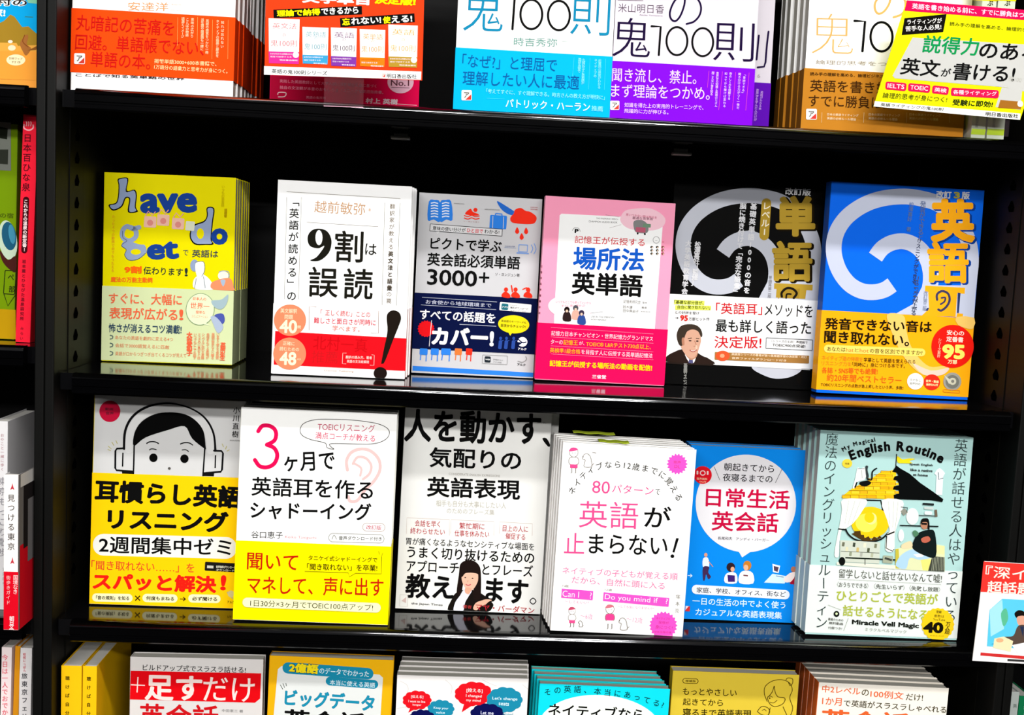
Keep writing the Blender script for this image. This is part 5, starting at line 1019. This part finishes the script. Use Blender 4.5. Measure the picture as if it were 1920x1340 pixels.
# hundred examples book
fr = row4(o_, s_, (862, 258), (1528, 314), .022)
r, cv, bd = book('example_book', 'cream paperback with orange and black lettering, front of its stack, bottom right', fr, .013, 'f0eadf', 'd86830', 'e0d8cc', copies=4, gapk=.001, clabel='copy behind the front cream paperback with orange spine', cdx=-.0004)
p = Print(fr, o_, s_); OG = 'e0602c'
p.t('中2レベル', 882, 302, 1078, 318, 38, OG, .01); p.t('の', 1085, 322, 1122, 325, 32, '4c4428', .01); p.t('100例文', 1130, 328, 1300, 340, 38, OG, .01); p.t('だけ!', 1312, 345, 1400, 350, 34, '4c4428', .008)
p.t('1か月', 882, 365, 982, 372, 40, OG, .01); p.t('で英語がスラスラしゃべれる', 992, 376, 1520, 412, 36, '3c3820', .01); p.t('英会話', 875, 455, 1330, 480, 100, OG, .03); p.poly([(850, 640), (1500, 680), (1480, 900), (830, 860)], OG)
p.done('cover_print', cv)
# folded slips lying on top of the white and pink stack
for k, (px, py, w_, lb) in enumerate(((1113, 812, .042, 'yellow-green paper slip on top of the white and pink stack, the back one'), (1150, 828, .030, 'yellow-green paper slip on top of the white and pink stack, the front one'))):
    Yq = (.055, .030)[k]; pt = at_y(px, py, Yq); topz = Z3+.1895
    V = []; n = 10
    for i in range(n+1):
        u = -w_/2+w_*i/n; zz = .0004*math.sin(i*1.3)+.0006; V += [(u, -.004-(.004*i/n), zz), (u, .006-(.003*i/n), zz+.0006)]
    me = [(2*i, 2*i+2, 2*i+3, 2*i+1) for i in range(n)]
    o = link_mesh('paper_slip', V, me, mat('b4c832', .5), None); md = o.modifiers.new('thick', 'SOLIDIFY'); md.thickness = .0004
    o.location = pt; o['label'] = lb; o['category'] = 'paper slip'
# ================================================================ left bookcase
# mountain picture book
o_, s_ = (0, 0), 3.84
fr = Frame(qup(*Q(o_, s_, (-300, 560), (268, 578)), .030, .200), Y=.030, Zs=Z1)
r, cv, bd = book('picture_guide_book', 'paperback with ochre mountains under a blue sky, upper left corner', fr, .012, 'e8983c', 'c07820', 'c07820')
p = Print(fr, o_, s_)
p.poly([(-300, -280), (274, -280), (272, 240), (-296, 240)], '0a9cd8'); p.poly([(-300, 190), (0, 165), (30, 150), (75, 105), (105, 120), (160, 195), (205, 190), (272, 250), (270, 380), (-290, 360)], '9c7a24'); p.poly([(-300, 300), (120, 310), (130, 330), (270, 325), (268, 400), (-290, 400)], 'e0a040')
p.poly([(-290, 360), (270, 372), (268, 578), (-292, 558)], 'e89838'); p.blob([(145, 310), (190, 250), (205, 265), (195, 320), (225, 350), (190, 400), (165, 370)], 'a06430', 4); p.stroke([(180, 250), (165, 300), (205, 340)], 6, '7c4018', smooth=True); p.poly([(268, 330), (262, 360), (200, 365)], '845020')
p.ell(75, 300, 17, 12, 'ecdcc8', 16); p.ell(86, 345, 28, 20, 'e8d8b4', 20); p.stroke([(180, 122), (240, 124)], 5, '3c6c50'); p.ell(115, 432, 68, 40, 'f0e0b4', 32); p.t('別冊マップ', 66, 420, 162, 425, 18, '806030', .008); p.t('付き', 85, 446, 150, 449, 16, '806030', .008)
p.t('シネ村の', -260, 6, 195, 20, 60, 'f4f4f0', .09); p.t('シネ村の', -260, 6, 195, 20, 52, '141414', .02); p.t('旅!', -60, 88, 40, 92, 60, 'f8f8f4', .03)
p.poly([(160, -60), (274, -60), (273, 28), (205, 22)], '7cc0a0')
p.done('cover_print', cv)
# red spine and the green book beside it
o_, s_ = (0, 200), 2.68
Zl = Z2
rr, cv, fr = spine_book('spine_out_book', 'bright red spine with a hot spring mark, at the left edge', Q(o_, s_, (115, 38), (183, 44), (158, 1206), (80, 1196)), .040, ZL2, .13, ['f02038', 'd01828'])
fr_red = fr
p = Print(fr, o_, s_); DKR = '500c18'
p.stroke([(122, 88), (122, 108), (145, 118), (166, 108), (167, 90)], 7, 'ffb0b8', smooth=True)
for x in (132, 143, 154): p.stroke([(x, 74), (x+3, 84), (x, 98)], 5, 'ffb0b8', smooth=True)
p.v('日本百ひな泉', 140, 132, 130, 428, 40, DKR, .008); p.bar(132, 452, 122, 736, 30, '3c0810', 15); p.v('これからの温泉の新定番!', 131, 465, 123, 728, 20, 'f8e0e0', .03)
p.v('岩本薫とひなびた温泉研究所', 122, 765, 110, 1075, 18, '7c1424', .02); p.v('みらい', 112, 1100, 108, 1175, 16, '901828', .01)
p.done('cover_print', cv)
frg = Frame(Q(o_, s_, (-330, 60), (76, 95), (80, 1178), (-330, 1160)), Y=.060, Zs=ZL2, lean=1.5)
r, cv, bd = book('travel_book', 'yellow-green paperback beside the red spine at the left edge', frg, .014, '6c8c08', '5c7c10', '5c7c10', spine_side='R')
p = Print(frg, o_, s_)
p.poly([(-330, 60), (55, 80), (56, 322), (-330, 300)], '70746c'); p.poly([(-40, 90), (40, 110), (36, 165), (-40, 150)], '181c14'); p.poly([(-40, 215), (42, 215), (40, 290), (-40, 285)], '2c3028')
p.t('の宿', 0, 545, 68, 548, 26, '40500c', .01); p.ell(40, 670, 46, 100, 'b8ccb4', 30, -8); p.ell(46, 650, 36, 72, '1c5470', 26, -8); p.ell(60, 640, 16, 50, '3c84a0', 16, -8); p.blob([(0, 720), (40, 770), (80, 750), (80, 830), (40, 810), (10, 770)], '441c18', 3)
p.frame(22, 880, 78, 884, 118, 4, '20280c', 6); p.t('ペ', 40, 855, 70, 857, 28, '20280c', .01); p.t('部', 45, 915, 74, 917, 34, '20280c', .01); p.stroke([(20, 940), (40, 1000), (78, 945)], 4, '20280c')
p.poly([(-330, 1000), (79, 1020), (80, 1176), (-330, 1160)], 'b48c0c')
p.done('cover_print', cv)
# third row left: white spines
o_, s_ = (0, 740), 2.235
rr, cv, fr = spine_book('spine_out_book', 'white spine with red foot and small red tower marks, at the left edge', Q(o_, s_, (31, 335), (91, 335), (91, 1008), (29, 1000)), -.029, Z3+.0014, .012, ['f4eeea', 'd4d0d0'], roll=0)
fs = fr
p = Print(fr, o_, s_)
p.poly([(30, 740), (91, 742), (91, 1008), (29, 1000)], 'd80a20')
for x, y in ((66, 385), (66, 695)): p.poly([(x-9, y+14), (x-3, y-2), (x, y-16), (x+3, y-2), (x+9, y+14), (x, y+8)], 'c03040')
p.v('見つける東京', 61, 412, 61, 655, 30, '403c3c', .004); p.v('国境なき', 80, 755, 78, 835, 20, 'f8d8d8', .004); p.v('街歩きガイド', 50, 755, 48, 880, 17, 'f8c0c0', .004); p.v('朝日文庫', 64, 928, 62, 998, 20, 'fce8e8', .01)
p.done('cover_print', cv)
rr.location.x -= .003
# its front cover runs back to the right of the spine
wq = fr
r2 = Frame(Q(o_, s_, (107, 285), (162, 250), (158, 975), (107, 1006)), Y=.010, Zs=Z3, lean=0, snap=False, roll=0)
b_ = boxes('front_cover', [(fr.w/2-.0004, fr.w/2+.0004, 0, .118, 0, fr.h)], mat('6a6664'), rr)
pr = []
def side(x, z0, z1, y0, y1): return [(x, y0, z0), (x, y1, z0), (x, y1, z1), (x, y0, z1)]
Vv = []; Ff = []; Mi = []
for mi_, (y0, y1, z0, z1) in enumerate(((.002, .117, .0, .080), (.010, .110, .075, .135), (.020, .105, .060, .12), (.002, .117, .135, fr.h))):
    b0 = len(Vv); Vv += side(fr.w/2+.0006+mi_*.0001, z0, z1, y0, y1); Ff.append((b0, b0+1, b0+2, b0+3)); Mi.append(mi_)
link_mesh('front_cover_print', Vv, Ff, [mat('c81020'), mat('201c1c'), mat('706c6c'), mat('c8c4c0')], b_, Mi)
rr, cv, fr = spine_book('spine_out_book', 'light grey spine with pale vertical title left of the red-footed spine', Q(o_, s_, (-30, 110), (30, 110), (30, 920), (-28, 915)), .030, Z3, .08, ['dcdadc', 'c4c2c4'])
p = Print(fr, o_, s_); p.v('東京もっこり散歩', 12, 340, 12, 680, 34, '8c8a90', .002); p.v('おやこと一緒に歩く', 10, 160, 10, 320, 14, 'b08088'); p.v('吉澤南亭', 18, 720, 18, 800, 14, '8c8a90'); p.done('cover_print', cv)
rr, cv, fr = spine_book('spine_out_book', 'white rounded spine behind the red-footed spine, upper part showing', Q(o_, s_, (80, 95), (138, 92), (140, 980), (80, 985)), .118, Z3, .03, ['d4d4d4', 'bcbcbc'])
p = Print(fr, o_, s_); p.v('大人の東京さんぽ', 108, 145, 106, 330, 22, '50505c', .008); p.done('cover_print', cv)
rr, cv, fr = spine_book('spine_out_book', 'grey spine with two dark square marks behind the red-footed spine', Q(o_, s_, (34, 100), (80, 96), (80, 980), (34, 985)), .115, Z3, .03, ['a8a8a8', '989898'])
p = Print(fr, o_, s_); p.bar(58, 178, 80, 178, 56, '303030'); p.bar(58, 265, 80, 265, 50, '484848'); p.done('cover_print', cv)
# fourth row left
for x0, x1, yt, col, lb, tx, tc in ((0, 42, 1055, 'ecdcdc', 'pale spine with red vertical lettering, bottom left corner', '今日は一人でおでかけ会議', 'e06070'), (51, 73, 1050, 'd08818', 'narrow ochre spine between two pale ones, bottom left corner', '', 'ffffff'), (78, 128, 1058, 'd8d4d4', 'pale spine with small red and large black lettering, bottom left', '旅東京フェリー航', '202028')):
    q = Q(o_, s_, (x0, yt), (x1, yt+4)); q = qdown(q[0], q[1], .03, Z4)
    rr, cv, fr = spine_book('spine_out_book', lb, q, .03, Z4, .13, [col, col]); p = Print(fr, o_, s_)
    if tx: p.v(tx, (x0+x1)/2, 1160 if tc == '202028' else 1085, (x0+x1)/2, 1430, 24, tc, .012)
    if tc == '202028': p.v('昭和にっぽん', (x0+x1)/2, 1080, (x0+x1)/2, 1160, 12, 'c04050', .01)
    p.done('cover_print', cv)
# ================================================================ right bookcase
o_, s_ = (1800, 700), 2.09
fr = Frame(Q(o_, s_, (226, 288), (640, 305), (585, 770), (193, 750)), Y=.050, Zs=Z3, lean=2)
r, cv, bd = book('talk_book', 'paperback with a student at a desk, right edge behind the red-headed card', fr, .014, '9c9c9a', '808080', '808080')
p = Print(fr, o_, s_)
def student(p, dx, dy, k, bg):
    P = lambda *a: [(dx+x*k, dy+y*k) for x, y in a]
    p.blob(P((70, -30), (60, -48), (75, -60), (95, -55), (102, -35)), '16120e', 4); p.blob(P((70, -35), (98, -38), (98, -10), (85, 0), (72, -10)), 'd8a088', 4); p.blob(P((72, 0), (100, -5), (150, 20), (160, 90), (60, 70), (10, 60), (20, 40), (55, 35)), '54443c', 4); p.poly(P((80, 0), (95, 0), (92, 40)), '24304c')
    p.poly(P((-15, 45), (20, 38), (55, 55), (45, 95), (-20, 80)), 'f0dcb0'); p.poly(P((50, 70), (100, 60), (150, 110), (90, 125)), 'f4f4f4'); p.ell(dx+5*k, dy+52*k, 14*k, 8*k, 'e0ac80', 14)
p.poly([(208, 455), (630, 480), (590, 735), (190, 720)], '3c7c80'); p.poly([(200, 600), (600, 620), (590, 730), (190, 715)], 'a8783c'); student(p, 222, 592, 1.0, '')
p.t('新しい', 240, 372, 300, 374, 12, '404040'); p.t('話すコツ', 235, 402, 340, 406, 30, '303030', .01); p.bar(228, 455, 330, 460, 44, 'e05030')
p.done('cover_print', cv)
pf = Frame(Q(o_, s_, (93, 735), (520, 762), (470, 1165), (55, 1110)), Y=-.006, Zs=Z3, snap=False, lean=0)
r = empty('price_card', 'white card with a red heading above a picture of a student', 'card'); pf.place(r)
sh = boxes('sheet', [(-pf.w/2, pf.w/2, 0, .0009, 0, pf.h)], mat('f6f2f2', .45), r); boxes('card_holder', [(-.02, .02, .0009, .0022, .004, .03), (-.02, .02, -.0006, .0009, .002, .004)], mat('303030', .4), r)
p = Print(pf, o_, s_)
p.poly([(92, 736), (518, 762), (508, 880), (80, 855)], 'e8342c'); p.t('『深イイ', 100, 775, 330, 792, 48, 'fce4d8', .01); p.t('超話題の本', 106, 835, 400, 850, 48, 'fce4d8', .02)
p.poly([(115, 925), (165, 882), (420, 895), (410, 1090), (105, 1068)], '58c4e4'); p.poly([(120, 1060), (410, 1095), (410, 1040), (180, 1040)], '2890c4'); p.poly([(115, 925), (165, 885), (172, 1000), (120, 1030)], 'a0dcec'); p.blob([(160, 940), (180, 920), (188, 960), (170, 990)], '58b48c', 4); student(p, 150, 990, 1.05, '')
p.bar(80, 1098, 440, 1128, 12, 'cc3030')
p.done('sheet_print', sh)
o_, s_ = (1220, 1180), 2.743
for x0, x1, yt, col, lb, tx in ((1786, 1852, 246, 'd2d2d4', 'pale grey spine with small lettering, bottom right, left of the shorter one', '英語の仕組み?'), (1853, 1895, 318, 'b4bcb8', 'shorter grey-green spine at the bottom right', '英会話'), (1896, 1962, 340, '14784c', 'green spine at the bottom right corner', '話題の英語')):
    q = Q(o_, s_, (x0, yt), (x1-3, yt+3)); q = qdown(q[0], q[1], .06, Z4)
    rr, cv, fr = spine_book('spine_out_book', lb, q, .06, Z4, .13, [col, col]); p = Print(fr, o_, s_); xm = (x0+x1)/2
    if col == 'd2d2d4': p.v('よくわかる英語', xm-18, yt+50, xm-18, yt+150, 13, '909090'); p.v('入門編の教材', xm+14, yt+40, xm+14, yt+150, 13, '909090'); p.t('?', xm-20, yt+185, xm+16, yt+187, 36, '202020', .02)
    else: p.v(tx, xm, yt+40, xm-4, yt+240, 20, '607068' if col[0] == 'b' else 'd0f0e0', .01)
    p.done('cover_print', cv)
o_, s_ = (1800, 700), 2.09
fr = Frame(qdown(at_ := (1936, 390), (2180, 400), .05, Z2), Y=.05, Zs=Z2, lean=2)
r, cv, bd = book('blue_edge_book', 'blue paperback showing only a sliver at the right edge of the second row', fr, .014, '1850b8', '1850b8', '1850b8')
